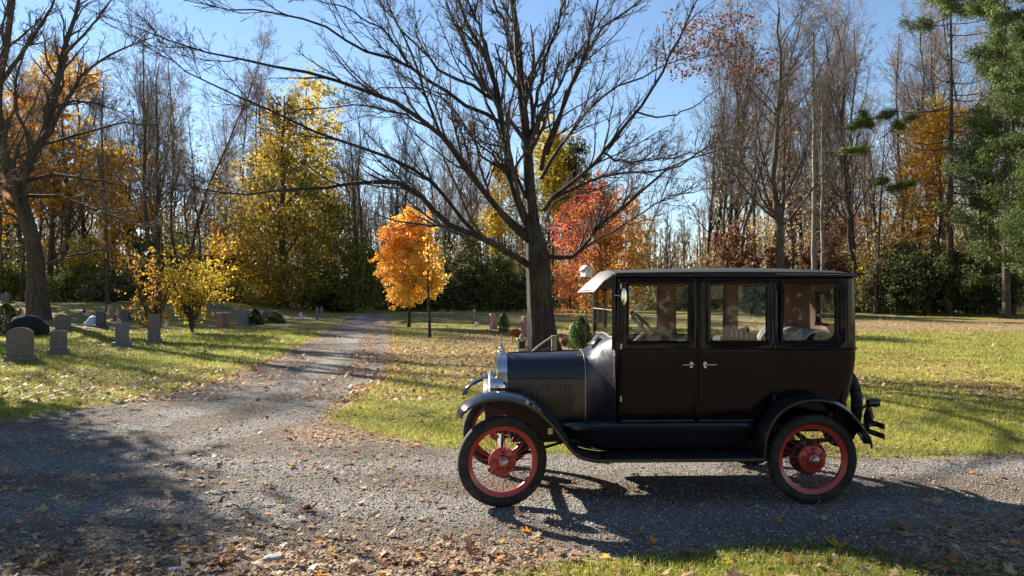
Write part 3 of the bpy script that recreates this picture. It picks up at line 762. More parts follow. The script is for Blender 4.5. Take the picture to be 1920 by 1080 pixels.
# mirror
m = MB(); mx_, mz_ = L(1170, 556, .08)
m.lathe([(.0, -.006), (.9, -.006), (1, -.002), (1, .002), (.9, .006), (.0, .006)], (0, 0, 0), 'y', 28)
m.v = [(mx_ + v[0] * .022 + v[2] * .0, .085 + v[1] - v[0] * .012, mz_ + v[2] * .072) for v in m.v]
mi = m.build('side_mirror', M['nickel'], car)
m = MB(); m.tube([(mx_ - .01, .09, mz_ + .002), (mx_ - .045, .11, mz_ + .008), (XF - .018, .135, mz_ + .01)], .006, 8); m.build('mirror_arm', M['nickel'], mi)
# interior
m = MB(); m.box(XF + .03, XF + .055, .17, 1.25, 1.18, 1.34); m.build('dashboard', M['chassis'], car, bevel=.01)
m = MB(); m.box(XF + .04, XR - .04, .17, 1.25, 1.876, 1.888); m.build('headliner', M['lining'], car)
m = MB(); m.box(1.60, 2.05, .18, 1.24, .95, 1.06); m.box(1.98, 2.08, .18, 1.24, 1.0, 1.36); m.build('front_seat', M['dark_seat'], car, bevel=.04)
m = MB(); m.box(2.50, 2.90, .17, 1.25, .95, 1.10); m.build('rear_seat_cushion', M['seat'], car, bevel=.04)
m = MB()
for i in range(10):
    y = .17 + .108 * (i + .5)
    row = []
    for k in range(14):
        a = math.pi * k / 13 ; row.append((2.715 - .17 * math.cos(a) , 1.27 + .165 * math.sin(a)))
    pr = [(2.56, 1.0)] + row + [(2.89, 1.0)]
    secs = []
    for v, q in ((-.054, .90), (-.045, .97), (-.02, 1.0), (.02, 1.0), (.045, .97), (.054, .90)):
        secs.append([(2.72 + (x - 2.72) * q, y + v, 1.27 + (z - 1.27) * q if z > 1.27 else z) for x, z in pr])
    m.loft(secs, True)
m.build('rear_seat_back', M['seat'], car, angle=70)
m = MB(); m.box(2.84, 2.945, .17, 1.25, 1.36, 1.385); m.build('parcel_shelf', M['seat'], car)
# steering wheel
swx, swz, swy = 1.285, 1.425, .42
N = Vector((.74, 0, .67)).normalized(); U = Vector((.67, 0, -.74)).normalized(); W = Vector((0, 1, 0))
c0 = Vector((swx, swy, swz))
e = empty('steering_wheel'); e.parent = car
m = MB(); m.tube([c0 + (U * math.cos(a) + W * math.sin(a)) * .205 for a in [2 * math.pi * i / 36 for i in range(36)]], .013, 8, closed=True); m.build('wheel_rim', M['wood_rim'], e)
m = MB()
for i in range(4):
    a = math.radians(45 + 90 * i); m.tube([c0 - N * .03, c0 + (U * math.cos(a) + W * math.sin(a)) * .2], .009, 6)
m.tube([c0 - N * .04, c0 - N * .62], .016, 8)
m.tube([c0 - N * .08, c0 - N * .09 - W * .05 - U * .1], .005, 6); m.tube([c0 - N * .08, c0 - N * .09 + W * .08 - U * .1], .005, 6)
m.build('column', M['dull_metal'], e)
# rolled striped flag lying on the front seat back
m = MB()
fx = L(1385, 632, .62)[0]; R_, W_, = [], []
flag = empty('folded_flag', tuple(CO + Vector((fx * math.cos(TH) - .62 * math.sin(TH), fx * math.sin(TH) + .62 * math.cos(TH), 0))), TH, 'small red and white striped flag seen through the rear door window of the sedan', 'flag')
for i in range(9):
    u0, u1 = -.10 + i * .022, -.10 + (i + 1) * .022
    dst = R_ if i % 2 == 0 else W_
    dst.append([[(u, -.0 + .02 * math.sin(t * 6 + i * .3), 1.29 + t * .13 + .25 * u * t) for u in (u0, u1)] for t in (0, .25, .5, .75, 1)])
for lst, nm, c in ((R_, 'red_stripes', (.5, .05, .05)), (W_, 'white_stripes', (.75, .72, .70))):
    m = MB()
    for sq in lst: m.loft(sq, True)
    m.build(nm, simple('flag_' + nm, c, .8), flag, solid=.004)
m = MB(); m.tube([(.1, .01, 1.10), (.1, .01, 1.42)], .005, 6); m.build('stick', M['wood_rim'], flag)

# ------------------------------------------------------------------ trees
def norm(a): return a / (np.linalg.norm(a, axis=-1, keepdims=True) + 1e-9)
def batch_tubes(P, R, k):
    """P (B,n,3) R (B,n) -> verts, quads"""
    B, n, _ = P.shape
    T = np.gradient(P, axis=1); T = norm(T); mt = norm(T.mean(1))
    ref = np.where(np.abs(mt[:, 2:3]) < .8, np.array([[0, 0, 1.]]), np.array([[1., 0, 0]]))[:, None, :]
    Uv = norm(np.cross(T, np.broadcast_to(ref, T.shape))); Vv = np.cross(T, Uv)
    a = np.arange(k) * 2 * np.pi / k
    ring = P[:, :, None] + R[:, :, None, None] * (np.cos(a)[None, None, :, None] * Uv[:, :, None] + np.sin(a)[None, None, :, None] * Vv[:, :, None])
    id_ = np.arange(B * n * k).reshape(B, n, k); nx_ = np.roll(id_, -1, 2)
    q = np.stack([id_[:, :-1], nx_[:, :-1], nx_[:, 1:], id_[:, 1:]], -1).reshape(-1, 4)
    return ring.reshape(-1, 3), q
def wood_mesh(name, parts):
    Vs, Fs, b = [], [], 0
    for P, R, k in parts:
        if len(P) == 0: continue
        v, q = batch_tubes(P, R, k); Vs.append(v); Fs.append(q + b); b += len(v)
    return np_mesh(name, np.concatenate(Vs), Fs, True)
def resample(pts, n):
    pts = np.array(pts, float); d = np.r_[0, np.cumsum(np.linalg.norm(np.diff(pts[:, :3], axis=0), axis=1))]
    t = np.linspace(0, d[-1], n); return np.stack([np.interp(t, d, pts[:, i]) for i in range(pts.shape[1])], 1)
def grow(rg, P, R, m, t0, ang, lenf, n, radf=.6, up=.15, wob=.18, t1=1.0, lens=None, minr=.004, taper=.25):
    B, N, _ = P.shape
    if B == 0: return P[:0, :0], R[:0, :0]
    Lp = np.linalg.norm(np.diff(P, axis=1), axis=2).sum(1) if lens is None else lens
    t = np.sort(rg.uniform(t0, t1, (B, m)), 1)
    f = t * (N - 1); i0 = np.clip(f.astype(int), 0, N - 2); fr = (f - i0)[..., None]; bi = np.arange(B)[:, None]
    start = P[bi, i0] * (1 - fr) + P[bi, i0 + 1] * fr; T = norm(P[bi, i0 + 1] - P[bi, i0])
    r0 = R[bi, i0] * (1 - fr[..., 0]) + R[bi, i0 + 1] * fr[..., 0]
    rnd = norm(rg.normal(size=T.shape)); perp = norm(rnd - (rnd * T).sum(-1, keepdims=True) * T)
    A = np.radians(rg.normal(ang, 9, (B, m)))[..., None]
    D = T * np.cos(A) + perp * np.sin(A); D[..., 2] += up; D = norm(D)
    ln = (Lp[:, None] * lenf * (1.05 - .62 * t) * rg.uniform(.6, 1.15, (B, m)))
    D = D.reshape(-1, 3); start = start.reshape(-1, 3); ln = ln.reshape(-1); r0 = r0.reshape(-1)
    pts = [start]; d = D.copy(); stp = (ln / (n - 1))[:, None]
    for k in range(n - 1):
        pts.append(pts[-1] + d * stp); d = d + rg.normal(size=d.shape) * wob; d[:, 2] += up * .5; d = norm(d)
    P2 = np.stack(pts, 1); r1 = np.maximum(np.minimum(r0 * radf, .6 * r0 + .02), minr)
    R2 = np.maximum(r1[:, None] * np.linspace(1, taper, n)[None], minr * .7); return P2, R2
def leaf_mesh(name, C_, size, rg, tone=None, aspect=.7, flat=0.0, jit=.35):
    """one small folded leaf per point"""
    n = len(C_); nrm = rg.normal(size=(n, 3)); nrm[:, 2] += flat; nrm = norm(nrm)
    a = norm(np.cross(nrm, rg.normal(size=(n, 3)))); b = np.cross(nrm, a)
    s = size * rg.uniform(1 - jit, 1 + jit, (n, 1))
    V = np.stack([C_ - a * s, C_ - b * s * aspect + nrm * s * .15, C_ + a * s, C_ + b * s * aspect + nrm * s * .15], 1).reshape(-1, 3)
    F_ = np.arange(4 * n).reshape(n, 4)
    if tone is None: tone = rg.uniform(0, 1, n)
    return np_mesh(name, V, [F_], False, tone=np.repeat(np.clip(tone, 0, 1), 4))
def pts_along(rg, P, per, t0=.3, jit=.1):
    B, N, _ = P.shape
    t = rg.uniform(t0, 1, (B, per)) * (N - 1); i0 = np.clip(t.astype(int), 0, N - 2); fr = (t - i0)[..., None]; bi = np.arange(B)[:, None]
    q = P[bi, i0] * (1 - fr) + P[bi, i0 + 1] * fr
    return (q + rg.normal(size=q.shape) * jit).reshape(-1, 3)

# ---- prototypes (20 m tall, shared meshes)
PROTO = {}
def forest_proto(seed, spread, base, n1, ang, up, multi=1, lean=0.3, r=.135):
    rg = np.random.RandomState(seed); H = 20.0; tr = []
    for k in range(multi):
        lx, ly = rg.normal(0, lean, 2) + (rg.normal(0, 1.3, 2) if multi > 1 else 0)
        zs = np.linspace(-.4, H * (1 - .12 * k), 14); u = np.clip(zs / H, 0, 1)
        tr.append(np.stack([lx * u * 2 + np.cumsum(rg.normal(0, .13, 14)) - 0, ly * u * 2 + np.cumsum(rg.normal(0, .13, 14)), zs], 1) - np.array([0, 0, 0]))
    P0 = np.array(tr); u = np.linspace(0, 1, 14); R0 = np.repeat(((r * (1 - .9 * u) + .02) * (1 + .5 * np.exp(-u * 40)))[None], multi, 0) * (.8 if multi > 1 else 1)
    P1, R1 = grow(rg, P0, R0, n1, base, ang, spread / H, 9, .42, up, .10, t1=.98)
    P2, R2 = grow(rg, P1, R1, 10, .12, 42, .46, 6, .5, .06, .17)
    P3, R3 = grow(rg, P2, R2, 8, .15, 42, .50, 5, .6, .03, .22, minr=.008)
    P4, R4 = grow(rg, P3, R3, 2, .2, 42, .70, 3, .7, .02, .25, minr=.007)
    return dict(trunk=wood_mesh('trunk_wood', [(P0, R0, 8), (P1, R1, 5)]), crown=wood_mesh('crown_twigs', [(P2, R2, 4), (P3, R3, 3), (P4, R4, 3)]), P2=P2, P3=P3, P4=P4)
specs = {'slim': (11, 4.6, .35, 26, 38, .30), 'ash': (12, 7.5, .33, 22, 34, .28, 2), 'oak': (13, 10.5, .25, 24, 48, .20, 1, .5, .26),
         'slim2': (14, 5.2, .45, 24, 42, .25, 1, .5), 'maple': (15, 9.0, .28, 24, 36, .30, 2, .3, .22), 'pole': (16, 3.2, .55, 20, 45, .2, 1, .3, .15)}
for k, v in specs.items(): PROTO[k] = forest_proto(*v)
def put_tree(kind, base, H, rz, label, group=None, name='bare_tree', bark='bark_dark', twig='twig_grey', wide=1.0):
    p = PROTO[kind]; e = empty(name, base, rz, label, 'tree', group); sc = H / 20; e.scale = (sc * wide, sc * wide, sc)
    for part, mt in (('trunk', bark), ('crown', twig)):
        me = p[part]; key = (kind, part, mt)
        if key not in PROTO: 
            m2 = me.copy(); m2.materials.append(M[mt]); PROTO[key] = m2
        o = bpy.data.objects.new(part, PROTO[key]); COL.objects.link(o); o.parent = e
    return e
def top_h(py, Y, z0): return CH + (HY - py) / F * Y - z0
def bare(px, Y, top, kind, rz, label, group=None, **kw):
    b = AT(px, Y); return put_tree(kind, b, top_h(top, Y, b.z), rz, label, group, **kw)

# ---- the big maple, its limbs traced in the photo and given depth
rgm = np.random.RandomState(5)
MY = 20.0
def tr(ptsc, w0, w1, dep, ox=600, sc=2.0, n=16, Y0=MY):
    """crop coordinates -> 3-D limb; width in photo px; dep = depth gained along the limb (m)"""
    q = np.array(ptsc, float) / sc; q[:, 0] += ox
    d = np.r_[0, np.cumsum(np.linalg.norm(np.diff(q, axis=0), axis=1))]; u = d / d[-1]
    Yd = Y0 + dep * u ** 1.3
    P = np.stack([(q[:, 0] - CX) / F * Yd, Yd, CH - (q[:, 1] - HY) / F * Yd, w0 + (w1 - w0) * u], 1)
    P = resample(P, n); R = P[:, 3] * .5 * P[:, 1] / F
    Pp = P[:, :3] + np.r_[np.zeros((1, 3)), rgm.normal(0, .02, (n - 1, 3))]
    return Pp, R
limbs = [
 ([(815, 1010), (812, 900), (795, 780), (785, 650), (775, 500), (760, 380), (752, 250), (735, 100), (712, -60), (700, -260), (690, -420)], 28, 5, .6),
 ([(800, 900), (765, 820), (735, 740), (705, 620), (690, 500), (670, 380), (650, 290), (600, 180), (540, 60), (500, -60), (440, -220)], 20, 3, -1.5),
 ([(650, 290), (620, 160), (580, 60), (545, -40), (520, -200)], 8, 2, -1.0),
 ([(795, 1000), (740, 970), (600, 890), (500, 850), (430, 790), (360, 715), (260, 672), (120, 690), (0, 705), (-150, 715), (-300, 735), (-480, 700)], 15, 2, -3.5),
 ([(790, 910), (700, 830), (620, 720), (540, 620), (470, 520), (420, 480), (340, 420), (220, 350), (120, 320), (0, 290), (-100, 265), (-240, 232), (-400, 200), (-560, 150), (-690, 100)], 14, 2, -4.5),
 ([(770, 870), (650, 770), (580, 680), (520, 600), (450, 500), (390, 330), (340, 200), (290, 90), (250, 0), (215, -120)], 10, 2.5, 2.5),
 ([(690, 470), (640, 430), (560, 400), (480, 350), (400, 290), (330, 240), (200, 200), (60, 130), (0, 90), (-90, 60), (-240, 40), (-350, 35), (-540, -5)], 9, 1.6, -2.5),
 ([(705, 550), (640, 545), (560, 500), (480, 490), (420, 470)], 4.5, 1.2, 1.5),
 ([(740, 670), (650, 590), (570, 520), (500, 440), (460, 420)], 6, 1.5, -2.0),
 ([(660, 380), (560, 310), (460, 280), (380, 190), (300, 110), (230, 20), (200, -60)], 8, 2, 3.0),
 ([(830, 640), (835, 590), (850, 540), (900, 430), (960, 280), (1000, 170), (1040, 30), (1060, -80)], 9.5, 3, -2.0),
 ([(850, 580), (885, 500), (920, 350), (980, 250), (1060, 100), (1140, 50), (1230, -20), (1290, -100)], 9, 3, 2.0),
 ([(840, 790), (870, 740), (950, 690), (1040, 600), (1110, 510), (1190, 420), (1280, 270), (1350, 130), (1400, 30), (1450, -80)], 10, 2.5, -3.0),
 ([(850, 760), (920, 720), (1050, 660), (1200, 650), (1300, 635), (1400, 590), (1500, 560), (1620, 550)], 7, 1.5, 2.5),
 ([(845, 960), (930, 972), (980, 942), (1010, 900), (1040, 850), (1120, 790), (1200, 720), (1300, 640), (1380, 600), (1500, 520)], 11, 1.8, -2.5),
 ([(985, 935), (1100, 870), (1200, 800), (1300, 740), (1400, 720), (1520, 690)], 5, 1.2, -1.5),
 ([(830, 670), (880, 580), (960, 470), (1040, 380), (1120, 320), (1200, 300), (1300, 240), (1420, 200)], 8, 1.8, 3.5),
 ([(815, 400), (850, 380), (900, 330), (930, 250), (1000, 150), (1080, 40), (1130, -60)], 6, 2, 1.0),
 ([(1060, 570), (1090, 600), (1200, 605), (1320, 590), (1400, 575), (1480, 590)], 5, 1.3, -1.0),
 ([(800, 420), (830, 300), (850, 200), (890, 100), (920, -20), (960, -160)], 8, 3, -2.5),
 ([(600, 890), (520, 800), (480, 745), (400, 660), (300, 605), (200, 570), (100, 535), (0, 500), (-60, 470), (-180, 415), (-280, 375), (-380, 330), (-480, 290), (-600, 180), (-700, 140)], 9, 1.6, -4.0),
 ([(640, 360), (600, 280), (540, 160), (490, 60), (460, -40), (440, -160)], 7, 2.5, 2.5),
 ([(785, 600), (800, 500), (790, 350), (740, 230), (700, 100), (640, -20), (600, -140)], 11, 4, 2.5),
 ([(430, 490), (300, 420), (180, 395), (60, 400), (-40, 410), (-160, 420)], 5, 1.2, -1.5),
 ([(1190, 420), (1260, 440), (1340, 430), (1400, 400), (1500, 330)], 4.5, 1.2, .8),
 ([(330, 240), (240, 110), (120, 40), (0, 0), (-120, -30)], 5, 1.3, -1.2),
 ([(700, 640), (620, 600), (540, 470), (470, 370), (360, 330), (230, 330), (100, 390)], 6, 1.3, 2.0),
 ([(845, 830), (880, 760), (960, 730), (1060, 710), (1130, 690)], 4.5, 1.2, 1.6),
 ([(770, 740), (700, 560), (640, 420), (560, 230), (520, 60), (500, -40)], 9, 3, 3.5),
]
LP = []; LR = []
for q, a, b, d in limbs:
    p, r = tr(q, a, b, d); LP.append(p); LR.append(r)
LP = np.array(LP); LR = np.array(LR)
tq = [(1021, 668, 60), (1019, 655, 56), (1017, 635, 52), (1014, 600, 46), (1011, 560, 43), (1009, 520, 41), (1008, 490, 42), (1006, 470, 38), (1002, 440, 28)]
TP = resample([[(x - CX) / F * MY, MY, CH - (y - HY) / F * MY, wd] for x, y, wd in tq], 20); TR = TP[:, 3] * .5 * MY / F; TP = TP[:, :3]
TP[0, 2] = -.15
maple = empty('maple_tree', (0.9, MY, 0), 0, 'large bare maple with a thick dark trunk and spreading limbs behind the sedan', 'tree')
# trunk with flutes and root flare
k = 40; n = 20; a = np.arange(k) * 2 * np.pi / k
fl = 1 + .07 * np.sin(5 * a[None] + np.linspace(0, 1.5, n)[:, None]) + .04 * np.sin(11 * a[None] + 2) + .03 * rgm.normal(size=(1, k))
fl = fl + (.35 * np.exp(-np.linspace(0, 1, n) * 14))[:, None] * (np.sin(4 * a + 1)[None] * .5 + .6)
TV = np.stack([TP[:, 0:1] + TR[:, None] * fl * np.cos(a), TP[:, 1:2] + TR[:, None] * fl * np.sin(a), TP[:, 2:3] + 0 * fl], -1).reshape(-1, 3)
id_ = np.arange(n * k).reshape(n, k); nx_ = np.roll(id_, -1, 1)
TF = np.stack([id_[:-1], nx_[:-1], nx_[1:], id_[1:]], -1).reshape(-1, 4)
off = np.array([0.9, MY, 0])
link('trunk', np_mesh('trunk', TV - off, [TF], True), M['bark'], maple)
link('limbs', wood_mesh('limbs', [(LP - off, LR * .88, 9)]), M['bark'], maple)
Lb = np.linalg.norm(np.diff(LP, axis=1), axis=2).sum(1)
big = Lb > 3
G1, Q1 = grow(rgm, LP[big], LR[big], 16, .12, 30, .34, 9, .5, .12, .09, minr=.009, lens=np.minimum(Lb[big], 9.0))
G2, Q2 = grow(rgm, G1, Q1, 8, .12, 36, .46, 7, .6, .08, .14, minr=.007)
G3, Q3 = grow(rgm, G2, Q2, 5, .2, 40, .5, 5, .7, .04, .2, minr=.005)
G4, Q4 = grow(rgm, LP, LR, 16, .1, 60, .06, 5, .25, .05, .3, minr=.005)
link('crown', wood_mesh('crown', [(G1 - off, Q1, 5), (G2 - off, Q2, 4), (G3 - off, Q3, 3), (G4 - off, Q4, 3)]), M['twig'], maple)
# a few brown leaves still hanging
hp = pts_along(rgm, G3[rgm.choice(len(G3), 90, False)], 1, .6, .03)
link('clinging_leaves', leaf_mesh('clinging_leaves', hp - off, .05, rgm), leafmat('dead_leaf', [(0, (.16, .06, .03)), (1, (.35, .15, .06))], .4), maple)

# ---- the left tree, limbs traced the same way
LY = 40.0
lb_px = [
 ([(128, 1046), (122, 960), (118, 880), (105, 780), (80, 700), (52, 620), (22, 545), (0, 440), (-15, 300), (10, 200), (30, 100), (40, 0), (50, -120)], 40, 8, -2),
 ([(72, 690), (62, 610), (90, 530), (140, 450), (175, 350), (190, 260), (210, 160), (245, 50), (270, -60)], 19, 5, 2),
 ([(140, 450), (200, 360), (270, 240), (340, 190), (420, 150), (500, 120)], 9, 2, 3), ([(80, 592), (180, 570), (300, 590), (390, 600), (470, 640)], 8, 2, -3),
 ([(90, 640), (200, 640), (300, 680), (420, 720), (500, 770)], 7, 2, -4), ([(40, 520), (150, 470), (260, 440), (400, 400), (520, 410)], 7, 2, 3),
 ([(0, 270), (60, 190), (120, 100), (170, 20), (200, -60)], 9, 3, -2), ([(165, 860), (220, 838), (280, 826), (345, 812), (365, 830)], 6, 2.5, -1),
 ([(60, 640), (0, 600), (-60, 560), (-140, 480)], 10, 3, -2), ([(175, 350), (240, 330), (330, 340), (420, 380)], 6, 1.5, -3), ([(110, 480), (60, 380), (50, 260), (90, 150), (140, 60)], 7, 2, -3),
 ([(205, 180), (280, 110), (340, 30), (390, -40)], 6, 2, 2), ([(100, 760), (40, 700), (-20, 690), (-90, 660)], 8, 3, 2)]
P_, R_2 = zip(*[tr(q, a, b, d, 0, 1.7425, 14, LY) for q, a, b, d in lb_px]); P_ = np.array(P_); R_2 = np.array(R_2)
R_2[0] *= .82; R_2[0, :3] *= [1.4, 1.15, 1.05]
lb = AT(74, LY); P_[0, 0, 2] = lb.z - .2
ltree = empty('maple_tree', lb, 0, 'big leaning bare tree with dark forked trunk on the grassy bank at left', 'tree'); o3 = np.array(lb)
link('trunk', wood_mesh('trunk', [(P_[:1] - o3, R_2[:1], 16), (P_[1:] - o3, R_2[1:], 8)]), M['bark_dark'], ltree)
l1, r1_ = grow(rgm, P_, R_2, 16, .2, 38, .32, 8, .5, .12, .16, minr=.012); l2, r2_ = grow(rgm, l1, r1_, 7, .15, 36, .48, 6, .6, .06, .2, minr=.010); l3, r3_ = grow(rgm, l2, r2_, 5, .2, 38, .5, 4, .7, .05, .25, minr=.008)
link('crown', wood_mesh('crown', [(l1 - o3, r1_, 5), (l2 - o3, r2_, 3), (l3 - o3, r3_, 3)]), M['twig'], ltree)

# ---- bare woodland trees one can tell apart
rz = random.Random(3)
bare(42, 58, 215, 'slim2', 1.0, 'straight dark trunk rising at the left edge behind the leaning tree', bark='bark_dark')
bare(8, 56, 190, 'slim', 2.0, 'dark trunk cut by the left edge of the photo', bark='bark_dark')
bare(118, 60, 160, 'oak', .4, 'bare tree right behind the leaning left tree with yellow leaves around it')
bare(206, 52, 150, 'slim', 2.2, 'tall slim dark tree between the leaning left tree and the orange shrub', bark='bark_dark')
bare(294, 56, 70, 'maple', .5, 'tall bare grey tree with twin stems above the orange brown shrub', twig='twig_grey')
bare(336, 58, 60, 'ash', 1.7, 'tall bare grey tree with upswept limbs above the yellow shrub')
bare(375, 60, 215, 'slim2', 3.1, 'thin bare tree just left of the big olive gold maple')
for i, (px, Y, top, kd) in enumerate([(452, 70, 150, 'slim'), (474, 72, 165, 'slim2'), (500, 70, 140, 'slim')]):
    bare(px, Y, top, kd, i * 1.3, ['leftmost of three slender bare trees rising over the olive gold maple', 'middle one of three slender bare trees rising over the olive gold maple', 'rightmost of three slender bare trees rising over the olive gold maple'][i], 'slender bare trees over the gold maple')
bare(735, 62, 205, 'maple', 2.5, 'bare tree with dark forked limbs right above the bright orange maple', bark='bark_dark')
bare(672, 66, 190, 'maple', 4.0, 'bare grey tree between the olive gold maple and the bright orange maple')
bare(845, 66, 215, 'ash', 1.1, 'bare hazy tree right of the bright orange maple')
bare(905, 70, 240, 'maple', 5.1, 'bare grey tree just left of the big maple trunk')
bare(1478, 50, 20, 'oak', 2.0, 'large dark oak with wide crooked limbs behind the sedan roof, rusty leaves in its top', bark='bark_dark', twig='twig', wide=1.05)
bare(1600, 56, 30, 'maple', 3.9, 'tall bare dark tree just right of the two pale snags', bark='bark_dark')
bare(1375, 62, 60, 'ash', .3, 'bare tree rising between the big maple and the large oak')
bare(1250, 76, 385, 'pole', .9, 'small thin dark tree standing in the gap right of the red maple', bark='bark_dark')
bare(1290, 74, 375, 'slim2', 2.9, 'small slim bare tree next to the thin tree in the gap')
bare(1862, 62, 20, 'ash', 5.0, 'bare tree between the tall pine and the dark green pine')
bare(1700, 64, 60, 'slim', 1.3, 'bare tree left of the tall pine among orange leaves')
# two pale broken snags
def snag(px, Y, top, label, w, seed):
    b = AT(px, Y); rg = np.random.RandomState(seed); H = top_h(top, Y, b.z); n = 22
    P = np.stack([np.cumsum(rg.normal(0, .03, n)), np.cumsum(rg.normal(0, .03, n)), np.linspace(-.3, H, n)], 1)[None]; R = (w * np.linspace(1, .35, n) * rg.uniform(.92, 1.1, n))[None]
    e = empty('dead_snag', b, 0, label, 'dead tree', 'pale dead snags behind the sedan')
    link('trunk', wood_mesh('trunk', [(P, R, 10)]), M['bark_light'], e)
    B1, r1 = grow(rg, P, R, 34, .2, 70, .10, 5, .22, .05, .2, minr=.012, t1=.99); B2, r2 = grow(rg, B1, r1, 3, .3, 40, .5, 4, .6, .1, .2, minr=.01)
    link('broken_branches', wood_mesh('broken_branches', [(B1, r1, 5), (B2, r2, 3)]), M['bark_light'], e)
snag(1527, 54, 62, 'left and taller of two pale broken dead trunks behind the sedan roof', .21, 1)
snag(1544, 55, 150, 'right and shorter of two pale broken dead trunks behind the sedan roof', .17, 2)
# the woodland fill behind them
fillL = [(x, 66 + rz.random() * 22) for x in np.linspace(-60, 440, 19)]
fillC = [(x, 72 + rz.random() * 18) for x in np.linspace(560, 1180, 18)]
fillR = [(x, 64 + rz.random() * 24) for x in np.linspace(1325, 2010, 28)]
for lst, grp, lab, t0, t1 in ((fillL, 'bare trees in the woods on the left', 'one of the slim bare grey trees in the woods beyond the left graves', 130, 330),
                      (fillC, 'bare trees beyond the far lawn in the centre', 'one of the bare grey trees beyond the far lawn behind the orange and red maples', 250, 370),
                      (fillR, 'bare trees in the woods on the right', 'one of the bare grey trees in the woods beyond the right lawn', 20, 260)):
    for i, (px, Y) in enumerate(lst):
        bare(px + rz.uniform(-12, 12), Y, rz.uniform(t0, t1), rz.choice(['slim', 'slim2', 'ash', 'maple', 'oak', 'maple'] if lst is not fillC else ['slim', 'maple', 'ash', 'oak']), rz.random() * 6.3, lab, grp, bark=rz.choice(['bark', 'bark_dark', 'bark']))
# trees standing outside the frame on the left, whose shadows stripe the lawn
for i, (x, y, h) in enumerate([(-24, 27, 15), (-29, 36, 17), (-33, 44, 17), (-26, 33, 15), (-38, 40, 18), (-21.5, 24, 13)]):
    put_tree(['maple', 'oak', 'ash'][i % 3], (x, y, float(gh(x, y))), h, i * 1.1, 'bare tree standing just outside the left edge of the photo', 'bare trees outside the left edge')

# ---- leafy trees
def clumps(rg, ells, ncl, per, cs, hollow=.5):
    """leaf positions in leafy clumps spread through ellipsoids [(c, r)] ; also a tone offset per clump"""
    out = []; tn = []; vol = np.array([e[1][0] * e[1][1] * e[1][2] for e in ells]) ** .8; vol = vol / vol.sum()
    for (c, r), f in zip(ells, vol):
        m = max(3, int(ncl * f)); d = norm(rg.normal(size=(m, 3))); rad = rg.uniform(hollow ** 3, 1, (m, 1)) ** (1 / 3)
        ph = rg.uniform(0, 6.28, 4); an = np.arctan2(d[:, 1], d[:, 0]); k_ = 1 + .16 * np.sin(3 * an + 4 * d[:, 2] + ph[0]) + .12 * np.sin(5 * an - 7 * d[:, 2] + ph[1]) + .10 * rg.normal(size=m)
        cc = np.array(c) + d * rad * k_[:, None] * np.array(r); t = rg.normal(0, .16, m)
        num = rg.poisson(per, m); ix = np.repeat(np.arange(m), num)
        sc = rg.uniform(.5, 1.3, m)[ix, None] * cs
        q = cc[ix] + rg.normal(size=(len(ix), 3)) * sc * np.array([1, 1, .6]); out.append(q); tn.append(t[ix])
    return np.concatenate(out), np.concatenate(tn)
def leafy(name, base, label, trunk_h, trunk_r, ells, ncl, per, cs, lsize, mat, seed, tonef, bark='bark_dark', group=None, limbs_n=16, clear=.12, cat='tree', lean=.1, stems=1, hollow=.45, flat=0, minr=.008, tip=1.0):
    rg = np.random.RandomState(seed); e = empty(name, base, 0, label, cat, group); trs = []
    for s_ in range(stems):
        a = rg.uniform(0, 6.28); sp = (0 if stems == 1 else .45) * trunk_h
        z = np.linspace(-.15, trunk_h * (1 if stems == 1 else rg.uniform(.75, 1.05)), 12); u = z / trunk_h
        trs.append(np.stack([np.cos(a) * sp * np.clip(u, 0, 1) ** 1.3 * rg.uniform(.2, 1) + np.cumsum(rg.normal(0, .008 * trunk_h * lean * 5, 12)), np.sin(a) * sp * np.clip(u, 0, 1) ** 1.3 * rg.uniform(.2, 1) + np.cumsum(rg.normal(0, .008 * trunk_h * lean * 5, 12)), z], 1))
    P0 = np.array(trs); R0 = np.repeat((trunk_r * np.linspace(1, .15, 12) * (1 + .4 * np.exp(-np.linspace(0, 1, 12) * 20)))[None], stems, 0)
    W_ = max(er[1][0] for er in ells); P1, R1 = grow(rg, P0, R0, limbs_n, clear, 52, W_ * .95 / trunk_h, 8, .4, .18, .08, minr=minr)
    P2, R2 = grow(rg, P1, R1, 7, .15, 38, .42, 5, .5, .08, .18, minr=minr * .8); P3, R3 = grow(rg, P2, R2, 4, .2, 38, .45, 4, .6, .05, .2, minr=minr * .6)
    link('trunk', wood_mesh('trunk', [(P0, R0, 10), (P1, R1, 5), (P2, R2, 3), (P3, R3, 3)]), M[bark], e)
    q, tn = clumps(rg, ells, ncl, per, cs, hollow)
    q2 = pts_along(rg, P3, 2, .2, cs * .3); q2 = q2[rg.uniform(0, 1, len(q2)) < tip]; q = np.concatenate([q, q2]); tn = np.r_[tn, rg.normal(0, .15, len(q2))]
    q = q[q[:, 2] > -base[2] + float(gh(base[0], base[1])) + .1]; tn = tn[:len(q)]
    tone = tonef(q, rg) + tn + rg.normal(0, .13, len(q))
    link('crown', leaf_mesh('crown', q, lsize, rg, tone, flat=flat), mat, e); return e
lf_orange = leafmat('orange_leaves', [(0, (.60, .14, .04)), (.35, (.85, .30, .05)), (.65, (.92, .47, .07)), (1, (.96, .68, .16))], .7)
lf_red = leafmat('red_orange_leaves', [(0, (.46, .09, .06)), (.25, (.64, .18, .09)), (.5, (.66, .29, .07)), (.75, (.62, .37, .08)), (1, (.30, .26, .06))], .5)
lf_olive = leafmat('olive_gold_leaves', [(0, (.11, .115, .025)), (.4, (.26, .21, .035)), (.7, (.48, .31, .045)), (1, (.72, .40, .05))], .5)
lf_gold = leafmat('gold_leaves', [(0, (.26, .24, .035)), (.5, (.55, .40, .045)), (1, (.75, .50, .06))], .5)
